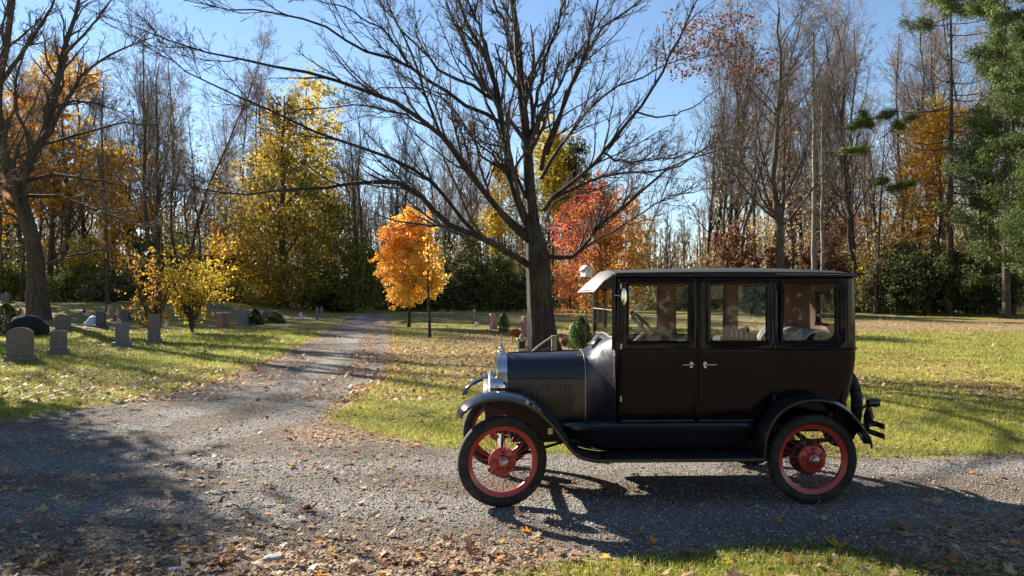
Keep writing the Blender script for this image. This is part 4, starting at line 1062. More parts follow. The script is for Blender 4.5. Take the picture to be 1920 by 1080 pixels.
lf_amber = leafmat('amber_leaves', [(0, (.32, .15, .03)), (.5, (.58, .30, .04)), (1, (.72, .44, .05))], .45)
lf_green = leafmat('dark_green_leaves', [(0, (.025, .035, .014)), (.4, (.075, .09, .028)), (.75, (.20, .18, .06)), (1, (.34, .25, .11))], .36)
lf_mid = leafmat('mid_green_leaves', [(0, (.07, .10, .025)), (.5, (.18, .20, .045)), (1, (.42, .36, .07))], .45)
lf_brown = leafmat('rusty_leaves', [(0, (.09, .04, .025)), (.5, (.22, .10, .05)), (1, (.36, .20, .10))], .4)
lf_thick = leafmat('thicket_leaves', [(0, (.05, .06, .025)), (.5, (.15, .14, .06)), (1, (.34, .26, .13))], .38)
def lev(py, Y, z0): return CH + (HY - py) / F * Y - z0
def ell(px, py, hw, hh, Y, base, dep=1.0):
    """crown ellipsoid centred at a photo pixel, half sizes in pixels, relative to the base"""
    s = Y / F; return (((px - CX) * s - base[0], 0, CH + (HY - py) * s - base[2]), (hw * s, hw * s * dep, hh * s))
b = AT(531, 57)
leafy('maple_tree', b, 'broad maple with olive and gold leaves beside the drive on the left', 16.2, .31, [ell(540, 470, 138, 95, 57, b), ell(535, 370, 105, 90, 57, b), ell(548, 275, 60, 70, 57, b), ell(450, 500, 50, 60, 57, b), ell(640, 480, 50, 70, 57, b), ell(540, 540, 130, 35, 57, b)], 900, 26, .42, .115, lf_olive, 21, lambda q, r: .5 - .055 * q[:, 0] + .10 * np.sin(q[:, 2] * 1.1 + q[:, 0] * .7), limbs_n=30)
b = AT(572, 67)
leafy('poplar_tree', b, 'tall narrow golden tree rising above the olive gold maple', 20, .28, [ell(575, 175, 42, 38, 67, b), ell(570, 235, 68, 50, 67, b), ell(560, 310, 88, 60, 67, b), ell(560, 400, 95, 70, 67, b)], 430, 26, .42, .135, lf_gold, 22, lambda q, r: .55 + .15 * np.sin(q[:, 2] * .8))
b = G(767, 613)
leafy('young_maple', b, 'bright orange maple with a slim straight trunk standing right of the drive', lev(400, b.y, b.z), .085, [ell(764, 500, 48, 58, b.y, b), ell(770, 435, 36, 42, b.y, b), ell(758, 552, 36, 24, b.y, b), ell(730, 452, 24, 34, b.y, b), ell(803, 505, 30, 56, b.y, b), ell(790, 440, 22, 30, b.y, b), ell(722, 500, 20, 26, b.y, b), ell(815, 540, 16, 24, b.y, b)], 680, 32, .14, .058, lf_orange, 23, lambda q, r: .84 + .10 * q[:, 0] - .08 * (q[:, 2] - 3.0), bark='bark', limbs_n=26, clear=.25)
b = G(805, 634)
leafy('young_maple', b, 'thin young maple with few yellow orange leaves in front of the bright orange maple', lev(400, b.y, b.z), .06, [ell(812, 505, 18, 30, b.y, b), ell(806, 450, 14, 40, b.y, b)], 12, 8, .12, .05, lf_orange, 24, lambda q, r: .75 + 0 * q[:, 0], bark='bark', limbs_n=14, clear=.42, tip=.25)
b = G(1128, 612)
leafy('maple_tree', b, 'round red and orange maple behind the front of the sedan', lev(345, b.y, b.z), .16, [ell(1080, 430, 48, 60, b.y, b), ell(1130, 420, 72, 62, b.y, b), ell(1180, 460, 52, 50, b.y, b), ell(1100, 530, 68, 62, b.y, b), ell(1170, 530, 62, 55, b.y, b), ell(1105, 375, 34, 30, b.y, b)], 760, 22, .19, .065, lf_red, 25,
      lambda q, r: .52 - .075 * (q[:, 2] - 3.6) + .13 * q[:, 0] + r.normal(0, .12, len(q)), limbs_n=30)
b = AT(935, 66)
leafy('birch_tree', b, 'yellow tree glimpsed just left of the big maple trunk', 13, .16, [ell(935, 385, 30, 50, 66, b), ell(950, 330, 20, 30, 66, b), ell(925, 430, 30, 40, 66, b)], 90, 16, .4, .14, lf_gold, 26, lambda q, r: .75 + 0 * q[:, 0])
b = AT(1035, 64)
leafy('birch_tree', b, 'yellow green tree right behind the top of the big maple trunk', 15, .16, [ell(1030, 290, 30, 60, 64, b), ell(1045, 360, 40, 50, 64, b)], 170, 26, .4, .14, lf_gold, 27, lambda q, r: .45 + 0 * q[:, 0])
b = AT(1068, 66)
leafy('cedar_tree', b, 'dark evergreen crown right of the big maple trunk above the red maple', 13, .16, [ell(1066, 300, 26, 40, 66, b), ell(1075, 360, 36, 45, 66, b)], 170, 40, .4, .13, lf_green, 28, lambda q, r: .5 + 0 * q[:, 0])
b = AT(92, 62)
leafy('maple_tree', b, 'tall yellow leaved maple behind the leaning left tree', 18, .25, [ell(110, 150, 75, 45, 62, b), ell(60, 230, 80, 55, 62, b), ell(130, 300, 90, 45, 62, b), ell(30, 330, 60, 60, 62, b), ell(150, 370, 70, 30, 62, b)], 460, 24, .42, .14, lf_amber, 29, lambda q, r: .55 + .2 * np.sin(q[:, 0] * .6))
b = AT(-20, 60)
leafy('maple_tree', b, 'yellow leaved tree cut by the left edge of the photo', 15, .22, [ell(-10, 260, 60, 60, 60, b), ell(0, 380, 60, 50, 60, b)], 200, 22, .42, .14, lf_amber, 30, lambda q, r: .7 + 0 * q[:, 0])
b = AT(215, 60)
leafy('maple_tree', b, 'maple with loose orange yellow leaves above the orange brown shrub', 12, .16, [ell(215, 320, 50, 50, 60, b), ell(230, 400, 60, 40, 60, b)], 150, 18, .45, .14, lf_amber, 31, lambda q, r: .6 + 0 * q[:, 0])
b = AT(1752, 54)
leafy('maple_tree', b, 'tree with golden and orange leaves in front of the tall pine on the right', 15, .17, [ell(1750, 245, 60, 45, 54, b), ell(1735, 310, 45, 50, 54, b), ell(1745, 390, 28, 30, 54, b), ell(1800, 220, 40, 30, 54, b)], 230, 22, .42, .10, lf_amber, 32, lambda q, r: .45 + .08 * (q[:, 2] - 10), hollow=.3)
b = AT(1470, 60)
leafy('oak_tree', b, 'oak holding reddish brown leaves at the top of the photo right of the big maple', 21, .22, [ell(1290, 90, 75, 60, 60, b), ell(1350, 50, 60, 50, 60, b), ell(1400, 120, 60, 40, 60, b)], 170, 14, .5, .12, lf_brown, 33, lambda q, r: .35 + 0 * q[:, 0], hollow=.2)
# shrubs by the graves on the left
b = G(286, 640)
leafy('tall_shrub', b, 'upright shrub with bare brown stems and scattered orange leaves beside the headstone', lev(480, b.y, b.z), .035, [ell(245, 560, 28, 30, b.y, b), ell(290, 530, 45, 40, b.y, b), ell(268, 500, 40, 25, b.y, b), ell(300, 590, 30, 22, b.y, b)], 55, 8, .12, .045, lf_amber, 34, lambda q, r: .45 + 0 * q[:, 0], cat='shrub', stems=14, limbs_n=9, tip=.13, bark='bark_dark', hollow=.1, minr=.005)
b = G(360, 624)
leafy('tall_shrub', b, 'rounded shrub with bright yellow leaves left of the drive', lev(485, b.y, b.z), .04, [ell(372, 530, 55, 45, b.y, b), ell(345, 560, 35, 30, b.y, b), ell(400, 520, 32, 35, b.y, b)], 140, 13, .17, .055, lf_gold, 35, lambda q, r: .62 + .12 * (q[:, 2] - 2), cat='shrub', stems=12, limbs_n=9, tip=.35, bark='bark', hollow=.2, minr=.006)
# understorey
def bush(px, Y, top, hw, label, mat, seed, name='understory_shrub', ncl=150, per=30, ls=.10, group=None, t=.5, cs=.3):
    b = AT(px, Y); hh = top_h(top, Y, b.z); W_ = hw * Y / F
    return leafy(name, b, label, hh * .8, .05, [((0, 0, hh * .42), (W_, W_ * .7, hh * .5)), ((W_ * .4, 0, hh * .6), (W_ * .5, W_ * .5, hh * .35)), ((-W_ * .5, 0, hh * .3), (W_ * .5, W_ * .5, hh * .3))], ncl, per, cs, ls, mat, seed, lambda q, r: t + 0 * q[:, 0], cat='shrub', stems=6, limbs_n=8, hollow=.3, group=group, minr=.012)
und = [(20, 60, 490, 50, lf_mid, 'green shrub beyond the bank at the left edge'), (140, 58, 500, 55, lf_mid, 'green yellow shrub right of the leaning left tree'), (205, 56, 520, 50, lf_thick, 'dark green shrub behind the small flags'), (270, 60, 500, 50, lf_mid, 'green shrub behind the orange brown shrub'),
       (420, 60, 470, 45, lf_green, 'dark shrub left of the olive gold maple trunk'), (610, 58, 520, 60, lf_thick, 'dark shrub below the right side of the olive gold maple'), (675, 56, 455, 42, lf_mid, 'leafy green bush at the end of the drive left of the orange maple'), 
       (870, 60, 480, 55, lf_green, 'dark evergreen bush right of the orange maple'), (930, 62, 500, 60, lf_thick, 'brown green bush left of the big maple trunk'), (990, 60, 520, 60, lf_green, 'low dark bush behind the big maple trunk'), (820, 60, 530, 50, lf_green, 'low dark bush behind the orange maple trunk'), (740, 62, 520, 60, lf_thick, 'dark bush behind the foot of the orange maple'),
       (1250, 60, 520, 50, lf_thick, 'brown brush right of the red maple'), (1325, 60, 500, 45, lf_green, 'dark bush seen through the rear door window'), (1415, 54, 525, 34, leafmat('silvery_leaves', [(0, (.12, .15, .08)), (.5, (.28, .30, .20)), (1, (.5, .5, .38))], .3), 'pale silvery green bush seen through the rear door window'),
       (1365, 62, 400, 60, lf_brown, 'rusty leaved bush above the sedan roof left of the oak'), (1440, 62, 440, 50, lf_brown, 'rusty leaved bush at the foot of the large oak'), (1545, 60, 400, 55, lf_brown, 'rusty leaved bush round the two pale snags'), (1610, 60, 480, 50, lf_thick, 'olive brown brush just right of the sedan roof'),
       (1680, 56, 440, 55, lf_thick, 'olive brown thicket left of the dark rhododendron'), (1800, 60, 440, 60, lf_brown, 'rusty brush above the dark rhododendron')]
for i, (px, Y, top, hw, mt, lab) in enumerate(und): bush(px, Y, top, hw, lab, mt, 100 + i, ncl=170 if mt is not lf_brown else 110, per=30 if mt is not lf_brown else 16, ls=.10)
for i, (px, Y, top, hw, mt, lab) in enumerate([(300, 62, 400, 50, lf_mid, 'loose yellow green tree behind the orange brown shrub'), (165, 60, 430, 45, lf_gold, 'yellow green sapling thicket right of the leaning left tree'), (935, 60, 460, 40, lf_mid, 'loose yellow green thicket between the orange maple and the big maple trunk'), (875, 63, 400, 40, lf_thick, 'thin brownish tree right of the bright orange maple'), (1690, 58, 330, 40, lf_amber, 'thin orange leaved tree left of the tall pine'), (440, 62, 380, 40, lf_amber, 'amber tree peeping out left of the olive gold maple'), (1560, 64, 350, 60, lf_brown, 'thin tree with rusty leaves behind the two pale snags')]):
    bush(px, Y, top, hw, lab, mt, 180 + i, 'thicket_tree', 120, 12, .10, cs=.4)
bush(1735, 51, 452, 70, 'wide dark green rhododendron at the edge of the right lawn', lf_green, 150, 'rhododendron', 420, 40, .085, cs=.28, t=.35)
bush(1835, 50, 462, 60, 'dark green rhododendron below the dark pine', lf_green, 151, 'rhododendron', 360, 40, .085, cs=.28, t=.3)
bush(1650, 53, 485, 42, 'low green brown bush at the left end of the dark rhododendrons', lf_thick, 152, 'rhododendron', 160, 30, .08)
bush(1622, 55, 462, 14, 'small bright yellow sapling beside the dark thicket on the right', lf_gold, 153, 'young_maple', 40, 22, .09, t=.5)
# pines
def pine(px, Y, top, label, spans, seed, r=.22, nb=46, base=.25, len0=3.6, name='pine_tree', clump=120, tap=.75):
    b = AT(px, Y); H = top_h(top, Y, b.z); rg = np.random.RandomState(seed); e = empty(name, b, 0, label, 'tree')
    P0 = np.stack([np.cumsum(rg.normal(0, .03, 16)), np.cumsum(rg.normal(0, .03, 16)), np.linspace(-.2, H, 16)], 1)[None]; R0 = (r * np.linspace(1, .12, 16))[None]
    br = []; rr = []; live = []
    for i in range(nb):
        u = base + (1 - base) * i / nb + rg.uniform(-.01, .01); z = u * H; a = rg.uniform(0, 6.28); ln = len0 * (1.15 - tap * (u - base) / (1 - base)) * rg.uniform(.6, 1.15)
        t = np.linspace(0, 1, 9); br.append(np.stack([np.cos(a) * ln * t, np.sin(a) * ln * t, z + ln * (.12 * t + .10 * t * t - .12 * np.sin(t * 3))], 1)); rr.append(.05 * np.linspace(1, .2, 9) * (1.2 - .5 * u))
        live.append(any(a0 <= u <= a1 for a0, a1 in spans))
    P1 = np.array(br); R1 = np.array(rr); live = np.array(live); P2, R2 = grow(rg, P1, R1, 7, .25, 48, .32, 5, .5, .04, .12, minr=.01)
    link('trunk', wood_mesh('trunk', [(P0, R0, 10), (P1, R1, 5), (P2, R2, 3)]), M['bark_dark'], e)
    PL = P2.reshape(nb, 7, 5, 3)[live].reshape(-1, 5, 3); q = pts_along(rg, PL, clump, .2, .19); q0 = pts_along(rg, PL, 1, .5, 0)[:1]; q[:, 2] += np.abs(rg.normal(0, .04, len(q)))
    n_ = len(q); d = norm(rg.normal(size=(n_, 3)) + np.array([0, 0, .35])); c = norm(np.cross(d, rg.normal(size=(n_, 3)))); s = rg.uniform(.14, .28, (n_, 1))
    Vn = np.stack([q, q + d * s + c * .03, q + d * s - c * .03], 1).reshape(-1, 3)
    link('crown', np_mesh('crown', Vn, [np.arange(3 * n_).reshape(n_, 3)], False, tone=np.repeat(rg.uniform(0, 1, n_), 3)), M['needle'], e); return e
M['needle'] = leafmat('pine_needles', [(0, (.04, .075, .025)), (.6, (.11, .155, .04)), (1, (.26, .29, .08))], .35)
pine(1888, 46, -60, 'dark green pine with layered boughs at the right edge', [(.0, 1)], 41, .25, 50, .10, 4.2, clump=120)
pine(1900, 50, 40, 'full green pine low at the right edge behind the layered one', [(.0, 1)], 44, .22, 60, .04, 4.2, clump=110)
pine(1945, 42, -40, 'dark pine cut by the right edge of the photo', [(.0, 1)], 43, .25, 40, .14, 2.8, clump=90)
pine(1778, 50, -60, 'tall pine with a mostly bare trunk and green tufts at the top right', [(.86, 1)], 42, .26, 64, .30, 4.4, clump=190, tap=.35)
# low green boughs reaching left of the tall pine
b = AT(1640, 52); rg = np.random.RandomState(77); e = empty('hemlock_tree', b, 0, 'slim evergreen with a few flat green boughs left of the tall pine', 'tree')
P0 = np.stack([np.linspace(0, .8, 12), np.zeros(12), np.linspace(-.2, 14.5, 12)], 1)[None]; R0 = (.11 * np.linspace(1, .15, 12))[None]
bl = []
for (p0, p1, z0, z1) in [(1640, 1690, 222, 205), (1640, 1590, 222, 240), (1650, 1720, 260, 215), (1640, 1575, 275, 285), (1650, 1700, 360, 345), (1640, 1668, 345, 335), (1640, 1610, 250, 212)]:
    t = np.linspace(0, 1, 9); bl.append(np.stack([((p0 + (p1 - p0) * t) - CX) / F * 52 - b.x, rg.uniform(-1, 1) * t, CH + (HY - (z0 + (z1 - z0) * t)) / F * 52 - b.z], 1))
P1 = np.array(bl); R1 = np.repeat(np.linspace(.04, .01, 9)[None], len(P1), 0); P2, R2 = grow(rg, P1, R1, 16, .2, 50, .28, 4, .5, 0, .1, minr=.008)
link('trunk', wood_mesh('trunk', [(P0, R0, 8), (P1, R1, 5), (P2, R2, 3)]), M['bark_dark'], e)
q = pts_along(rg, P2, 110, .1, .10); q[:, 2] = q[:, 2] * 1.0; n_ = len(q); d = norm(rg.normal(size=(n_, 3)) * [1, 1, .5]); c = norm(np.cross(d, rg.normal(size=(n_, 3))))
link('crown', np_mesh('crown', np.stack([q, q + d * .2 + c * .022, q + d * .2 - c * .022], 1).reshape(-1, 3), [np.arange(3 * n_).reshape(n_, 3)], False, tone=np.repeat(rg.uniform(.2, 1, n_), 3)), M['needle'], e)
# leafy tree outside the frame: its crown shades the near left gravel
leafy('oak_tree', Vector((-15.3, 16.0, 0)), 'leafy oak outside the left edge whose crown shades the near gravel', 8.5, .25, [((0, 0, 5.4), (2.5, 2.5, 2.6)), ((-1, 1, 7.4), (2.2, 2.2, 1.8)), ((1.2, .6, 3.6), (1.3, 1.3, 1.1))], 330, 44, .42, .10, lf_brown, 51, lambda q, r: .5 + 0 * q[:, 0])
leafy('oak_tree', Vector((-12.2, 7.6, 0)), 'second leafy oak outside the left edge nearer the camera', 7.5, .22, [((0, 0, 5.2), (2.6, 2.3, 2.2)), ((1, .3, 3.6), (2., 1.7, 1.2))], 300, 40, .42, .10, lf_brown, 52, lambda q, r: .5 + 0 * q[:, 0])
# trees behind the camera, seen only as reflections in the paint
for i, (x, y, h) in enumerate([(-9, -20, 13), (1, -24, 15), (10, -19, 12), (18, -26, 15), (-19, -26, 15), (26, -18, 13)]):
    leafy('maple_tree', Vector((x, y, 0)), 'leafy autumn tree standing behind the photographer', h * .9, .25, [((0, 0, h * .5), (4.5, 4.5, h * .42))], 160, 26, .7, .26, lf_thick, 60 + i, lambda q, r: .5 + 0 * q[:, 0], group='trees behind the photographer')
# far woods: one mass of distant stems and brush
rg = np.random.RandomState(9); nB = 900
X0 = rg.uniform(-95, 100, nB); Y0 = rg.uniform(82, 112, nB); Hh = rg.uniform(9, 17, nB) * np.where((X0 > 15) & (X0 < 27), .72, 1.0); t = np.linspace(0, 1, 7)
P0 = np.stack([X0[:, None] + rg.normal(0, .6, (nB, 1)) * t, Y0[:, None] + 0 * t, gh(X0, Y0)[:, None] - .2 + Hh[:, None] * t], -1); R0 = rg.uniform(.08, .2, (nB, 1)) * np.linspace(1, .2, 7)
P1, R1 = grow(rg, P0, R0, 12, .2, 40, .25, 5, .4, .25, .1, minr=.03); P2, R2 = grow(rg, P1, R1, 7, .2, 38, .5, 4, .6, .1, .2, minr=.022)
fw = link('far_woods', wood_mesh('far_woods', [(P0, R0, 5), (P1, R1, 3), (P2, R2, 3)]), M['twig_grey']); tag(fw, 'hazy mass of bare trunks and twigs far behind the lawns', 'woods', kind='stuff')
nQ = 330000; X0 = rg.uniform(-92, 98, nQ); Y0 = rg.uniform(64, 92, nQ) + 3 * np.sin(X0 * .3)
px0 = CX + F * X0 / Y0; right = sstep(1240, 1350, px0); left = sstep(760, 640, px0); gap = (px0 > 1215) & (px0 < 1330)
hb = 2.2 + 1.5 * np.sin(X0 * .55) + 1.2 * np.sin(X0 * 1.7 + 1) + .8 * np.sin(X0 * 4.1 + Y0) + 2.4 * left + 3.4 * right + 1.2 * sstep(70, 90, Y0); hb = np.maximum(hb * np.where(gap, .6, 1), 1.0)
q = np.stack([X0, Y0, gh(X0, Y0) + rg.uniform(0, 1, nQ) ** 1.35 * hb * np.where(rg.uniform(0, 1, nQ) < .3, np.where(gap, 2.0, 2.6), 1.25)], -1)
tn = np.where(right > .5, .58, np.where(left > .5, .34, .30)) + .16 * np.sin(X0 * .5 + Y0 * .7) + .12 * np.sin(X0 * 1.9) + rg.normal(0, .16, nQ) + .03 * (q[:, 2] - 2)
lf_under = leafmat('underbrush_leaves', [(0, (.045, .05, .02)), (.3, (.13, .13, .045)), (.5, (.24, .19, .085)), (.72, (.36, .21, .11)), (.88, (.48, .33, .16)), (1, (.62, .46, .09))], .42)
ub = link('underbrush', leaf_mesh('underbrush', q, .13, rg, np.clip(tn, 0, 1)), lf_under); tag(ub, 'tangled dark brown green brush along the foot of the woods', 'undergrowth', kind='stuff')

# ------------------------------------------------------------------ grass, stones and fallen leaves
rg = np.random.RandomState(31)
def scatter(n, y0, y1, xf0=-.78, xf1=.78, pw=1.0):
    """points in the visible wedge, denser near the camera"""
    u = rg.uniform(0, 1, n); Y = y0 * (y1 / y0) ** (u ** pw); X = rg.uniform(xf0, xf1, n) * Y; return X, Y
def zsurf(X, Y):
    return gh(X, Y) + .035 * np.sin(X * .9 + 1.3 * np.sin(Y * .5)) * np.sin(Y * .8 + X * .23) * sstep(9, 16, Y)
M['grassblade'] = leafmat('grass_blades', [(0, (.07, .10, .018)), (.4, (.19, .25, .035)), (.7, (.47, .45, .075)), (1, (.66, .54, .18))], .5)
X, Y = scatter(620000, 3.6, 34, pw=1.0); g = gravel_sd(X, Y)
patch = np.sin(X * 2.1 + 1.7 * np.sin(Y * 1.3)) * .5 + np.sin(Y * 3.1 + X * 1.2) * .3
keep = (g + .18 * patch < -.02) & (rg.uniform(0, 1, len(X)) < np.clip(.95 - .75 * litter_d(X, Y) + .15 * patch, .06, 1)); X = X[keep]; Y = Y[keep]; patch = patch[keep]
n = len(X); Z = zsurf(X, Y); hgt = (.018 + .0022 * Y) * rg.uniform(.5, 1.5, n) * np.where(Y < 6, 1.3, 1); wd = (.0014 + .00035 * Y) * rg.uniform(.7, 1.3, n)
a = rg.uniform(0, 6.283, n); ln = rg.normal(0, .55, (n, 2)) * hgt[:, None]
B0 = np.stack([X - np.cos(a) * wd, Y - np.sin(a) * wd, Z - .004], -1); B1 = np.stack([X + np.cos(a) * wd, Y + np.sin(a) * wd, Z - .004], -1); T_ = np.stack([X + ln[:, 0], Y + ln[:, 1], Z + hgt], -1)
gr = link('grass', np_mesh('grass', np.stack([B0, B1, T_], 1).reshape(-1, 3), [np.arange(3 * n).reshape(n, 3)], False, tone=np.repeat(np.clip(.5 + .16 * patch + .02 * (Y - 8) * (Y < 18) + rg.normal(0, .2, n), 0, 1), 3)), M['grassblade'])
tag(gr, 'short green and yellowing lawn grass beside the gravel', 'grass', kind='stuff')
# loose stones on the gravel
def stones(name, n, y0, y1, s0, s1):
    X, Y = scatter(n, y0, y1); g = gravel_sd(X, Y); k = (g > -.10) | (rg.uniform(0, 1, n) < .02); X = X[k]; Y = Y[k]; n = len(X); Z = zsurf(X, Y)
    base = np.array([(0, 0, 1), (1, 0, .2), (.3, .9, .3), (-.8, .6, .2), (-.8, -.6, .3), (.3, -.95, .2), (.5, .1, -.5), (-.5, 0, -.5)], float)
    Fq = np.array([(0, 1, 2), (0, 2, 3), (0, 3, 4), (0, 4, 5), (0, 5, 1), (1, 6, 2), (2, 6, 3), (3, 6, 7), (3, 7, 4), (4, 7, 5), (5, 7, 6), (5, 6, 1)])
    s = s0 + (s1 - s0) * rg.uniform(0, 1, n) ** 3; V = base[None] * rg.uniform(.7, 1.3, (n, 8, 3)) * s[:, None, None] * np.array([1, 1, .6])
    a = rg.uniform(0, 6.28, n); c, s_ = np.cos(a)[:, None], np.sin(a)[:, None]; V = np.stack([V[..., 0] * c - V[..., 1] * s_, V[..., 0] * s_ + V[..., 1] * c, V[..., 2]], -1)
    V += np.stack([X, Y, Z + s * .2], -1)[:, None]
    return np_mesh(name, V.reshape(-1, 3), [(Fq[None] + 8 * np.arange(n)[:, None, None]).reshape(-1, 3)], False, tone=np.repeat(rg.uniform(0, 1, n), 8))
ms, t, b_ = NM('loose_stone'); t.links.new(ramp(t, attr(t, 'tone'), [(0, (.15, .14, .12)), (.5, (.31, .28, .245)), (.9, (.46, .42, .37)), (1, (.66, .62, .56))]), b_.inputs['Base Color']); b_.inputs['Roughness'].default_value = .9
tag(link('gravel_stones', stones('gravel_stones', 120000, 3.6, 16, .003, .013), ms), 'loose grey gravel stones on the road', 'gravel', kind='stuff')
# fallen leaves
M['fallen'] = leafmat('fallen_leaf', [(0, (.13, .06, .035)), (.3, (.28, .15, .08)), (.55, (.44, .29, .16)), (.78, (.56, .41, .25)), (.86, (.66, .52, .35)), (.90, (.70, .27, .04)), (.95, (.80, .48, .05)), (1, (.45, .06, .03))], .3, .6)
def maple_leaf():
    P = []
    for d, r in ((-90, .10), (-60, .42), (-40, .30), (-22, .75), (0, .45), (18, .85), (32, .95), (46, .55), (62, .60), (76, .78), (90, 1.1)): P.append((r * math.cos(math.radians(d)), r * math.sin(math.radians(d))))
    P = P + [(-x, y) for x, y in P[-2:0:-1]]
    return np.array(P)
ML = maple_leaf(); nl = len(ML)
def leaf_litter(n, y0, y1, size, shaped, keepf, pw=1.0):
    X, Y = scatter(n, y0, y1, pw=pw); k = rg.uniform(0, 1, n) < keepf(X, Y); X = X[k]; Y = Y[k]; n = len(X); Z = zsurf(X, Y)
    S_ = size * rg.uniform(.5, 1.25, n); yaw = rg.uniform(0, 6.28, n); tilt = np.clip(np.abs(rg.normal(0, .32, n)), 0, .9); ta = rg.uniform(0, 6.28, n)
    if shaped: P = np.concatenate([np.zeros((1, 2)), ML]); P = P * np.array([1, 1])
    else: P = np.array([(-.9, -.1), (0, -.55), (.95, .1), (.05, .6)])
    m = len(P); x = P[None, :, 0] * rg.uniform(.75, 1.1, (n, 1)); y = P[None, :, 1] * rg.uniform(.8, 1.1, (n, 1)) + 0 * x
    curl = rg.normal(.18, .25, (n, 1)); z = curl * (x ** 2 + .6 * y ** 2) + rg.normal(0, .05, (n, m))
    c, s_ = np.cos(yaw)[:, None], np.sin(yaw)[:, None]; x, y = x * c - y * s_, x * s_ + y * c
    z = z + np.tan(tilt)[:, None] * (x * np.cos(ta)[:, None] + y * np.sin(ta)[:, None]); z = z - z.min(1, keepdims=True)
    V = np.stack([X[:, None] + x * S_[:, None], Y[:, None] + y * S_[:, None], (Z + .004 + rg.uniform(0, .012, n))[:, None] + z * S_[:, None]], -1).reshape(-1, 3)
    if shaped:
        Fi = np.array([(0, 1 + i, 1 + (i + 1) % nl) for i in range(nl)])
    else: Fi = np.array([(0, 1, 2, 3)])
    Fa = (Fi[None] + m * np.arange(n)[:, None, None]).reshape(-1, Fi.shape[1])
    gd = gravel_sd(X, Y); tone = rg.beta(2.0, 1.9, n) * .84
    hot = rg.uniform(0, 1, n) < (.09 + .30 * np.exp(-((gd + .05) / .35) ** 2) * (X < -1)); tone = np.where(hot, rg.uniform(.86, 1, n), tone)
    return V, Fa, np.repeat(np.clip(tone, 0, 1), m)
def lk(X, Y): return np.clip(litter_d(X, Y) ** 1.15, .02, 1)
A_ = leaf_litter(11000, 3.5, 13, .047, True, lambda X, Y: lk(X, Y) * 1.0)
Bq = leaf_litter(30000, 3.6, 17, .022, False, lambda X, Y: lk(X, Y) * .9)
C_ = leaf_litter(170000, 12, 52, .055, False, lambda X, Y: lk(X, Y) * 1.1, pw=.9)
ob = 0; Vs = []; Fs = []; Ts = []
for V_, F_, T2 in (A_, Bq, C_): Vs.append(V_); Fs.append(F_ + ob); Ts.append(T2); ob += len(V_)
tag(link('fallen_leaves', np_mesh('fallen_leaves', np.concatenate(Vs), Fs, False, tone=np.concatenate(Ts)), M['fallen']), 'dry brown, tan and orange leaves strewn over lawn and gravel', 'fallen leaves', kind='stuff')
# single bright leaves one can point at
def one_leaf(px, py, size, col, label, seed):
    r = np.random.RandomState(seed); p = G(px, py); P = np.concatenate([np.zeros((1, 2)), ML]) * size; a = r.uniform(0, 6.28); c, s_ = math.cos(a), math.sin(a)
    x = P[:, 0] * c - P[:, 1] * s_; y = P[:, 0] * s_ + P[:, 1] * c; z = 6 * (x * x + y * y) * r.uniform(.5, 1.5) + .3 * x * r.normal() + r.normal(0, .004, len(x)); z -= z.min()
    m = MB(); m.add(list(zip(x, y, z)), [(0, 1 + i, 1 + (i + 1) % nl) for i in range(nl)])
    tag(m.build('fallen_leaf', leafmat('leaf_' + str(seed), [(0, tuple(v * .8 for v in col)), (1, col)], .35), None, (p.x, p.y, p.z + .006), solid=.001), label, 'leaf')
one_leaf(548, 876, .075, (.75, .48, .03), 'bright yellow leaf lying left of the front wheel on sunlit gravel', 1)
one_leaf(531, 938, .045, (.80, .56, .03), 'small yellow leaf on gravel left of the sedan front wheel, below another yellow leaf', 2)
one_leaf(578, 957, .085, (.48, .13, .03), 'curled rusty orange leaf on the gravel left of the front wheel', 3)
one_leaf(1568, 1027, .085, (.85, .48, .04), 'large yellow orange leaf at the edge of the near grass under the rear wheel', 4)
one_leaf(413, 1062, .08, (.50, .15, .04), 'orange brown leaf at the bottom edge in the shade', 5)
one_leaf(68, 1068, .085, (.72, .45, .05), 'yellow leaf in the shade at the bottom left corner', 6)
one_leaf(772, 918, .045, (.55, .04, .03), 'small dark red leaf on the gravel left of the front tyre', 7)
one_leaf(1130, 868, .055, (.60, .12, .03), 'red orange leaf under the front of the running board', 8)
one_leaf(1655, 1035, .075, (.45, .25, .10), 'tan orange leaf at the right end of the near grass', 9)
# stick and two flat stones
m = MB(); p = G(512, 1020); m.tube([(-.16, .05, .012), (-.10, .02, .03), (-.02, 0, .016), (.08, -.03, .014), (.16, -.035, .012)], [.004, .006, .007, .006, .004], 6)
tag(m.build('stick', simple('bare_stick', (.42, .32, .22), .8), None, tuple(p)), 'thin pale curved stick lying on the gravel near the bottom', 'stick')
def rock(name, p, sx, sy, sz, mat, label, cat, seed, amp=.16):
    bm = bmesh.new(); bmesh.ops.create_icosphere(bm, subdivisions=3, radius=1); r = random.Random(seed); ph = [r.uniform(0, 6) for _ in range(6)]
    for v in bm.verts:
        c = v.co; k = 1 + amp * (math.sin(3 * c.x + ph[0]) * math.sin(2.5 * c.y + ph[1]) + .6 * math.sin(5 * c.z + ph[2] + 3 * c.x)) + amp * .3 * math.sin(9 * c.x + ph[3]) * math.sin(8 * c.y + ph[4])
        v.co = Vector((c.x * sx * k, c.y * sy * k, max(c.z, -.35) * sz * k + sz * .3))
    me = bpy.data.meshes.new(name); bm.to_mesh(me); bm.free()
    for f in me.polygons: f.use_smooth = True
    return tag(link(name, me, mat, None, tuple(p)), label, cat)
st_m = simple('pebble_grey', (.33, .34, .36), .8, var=.2, scale=60, bmp=.002)
rock('flat_stone', G(513, 1048), .062, .045, .022, st_m, 'larger flat grey stone on the gravel below the curved stick', 'stone', 1, .08)
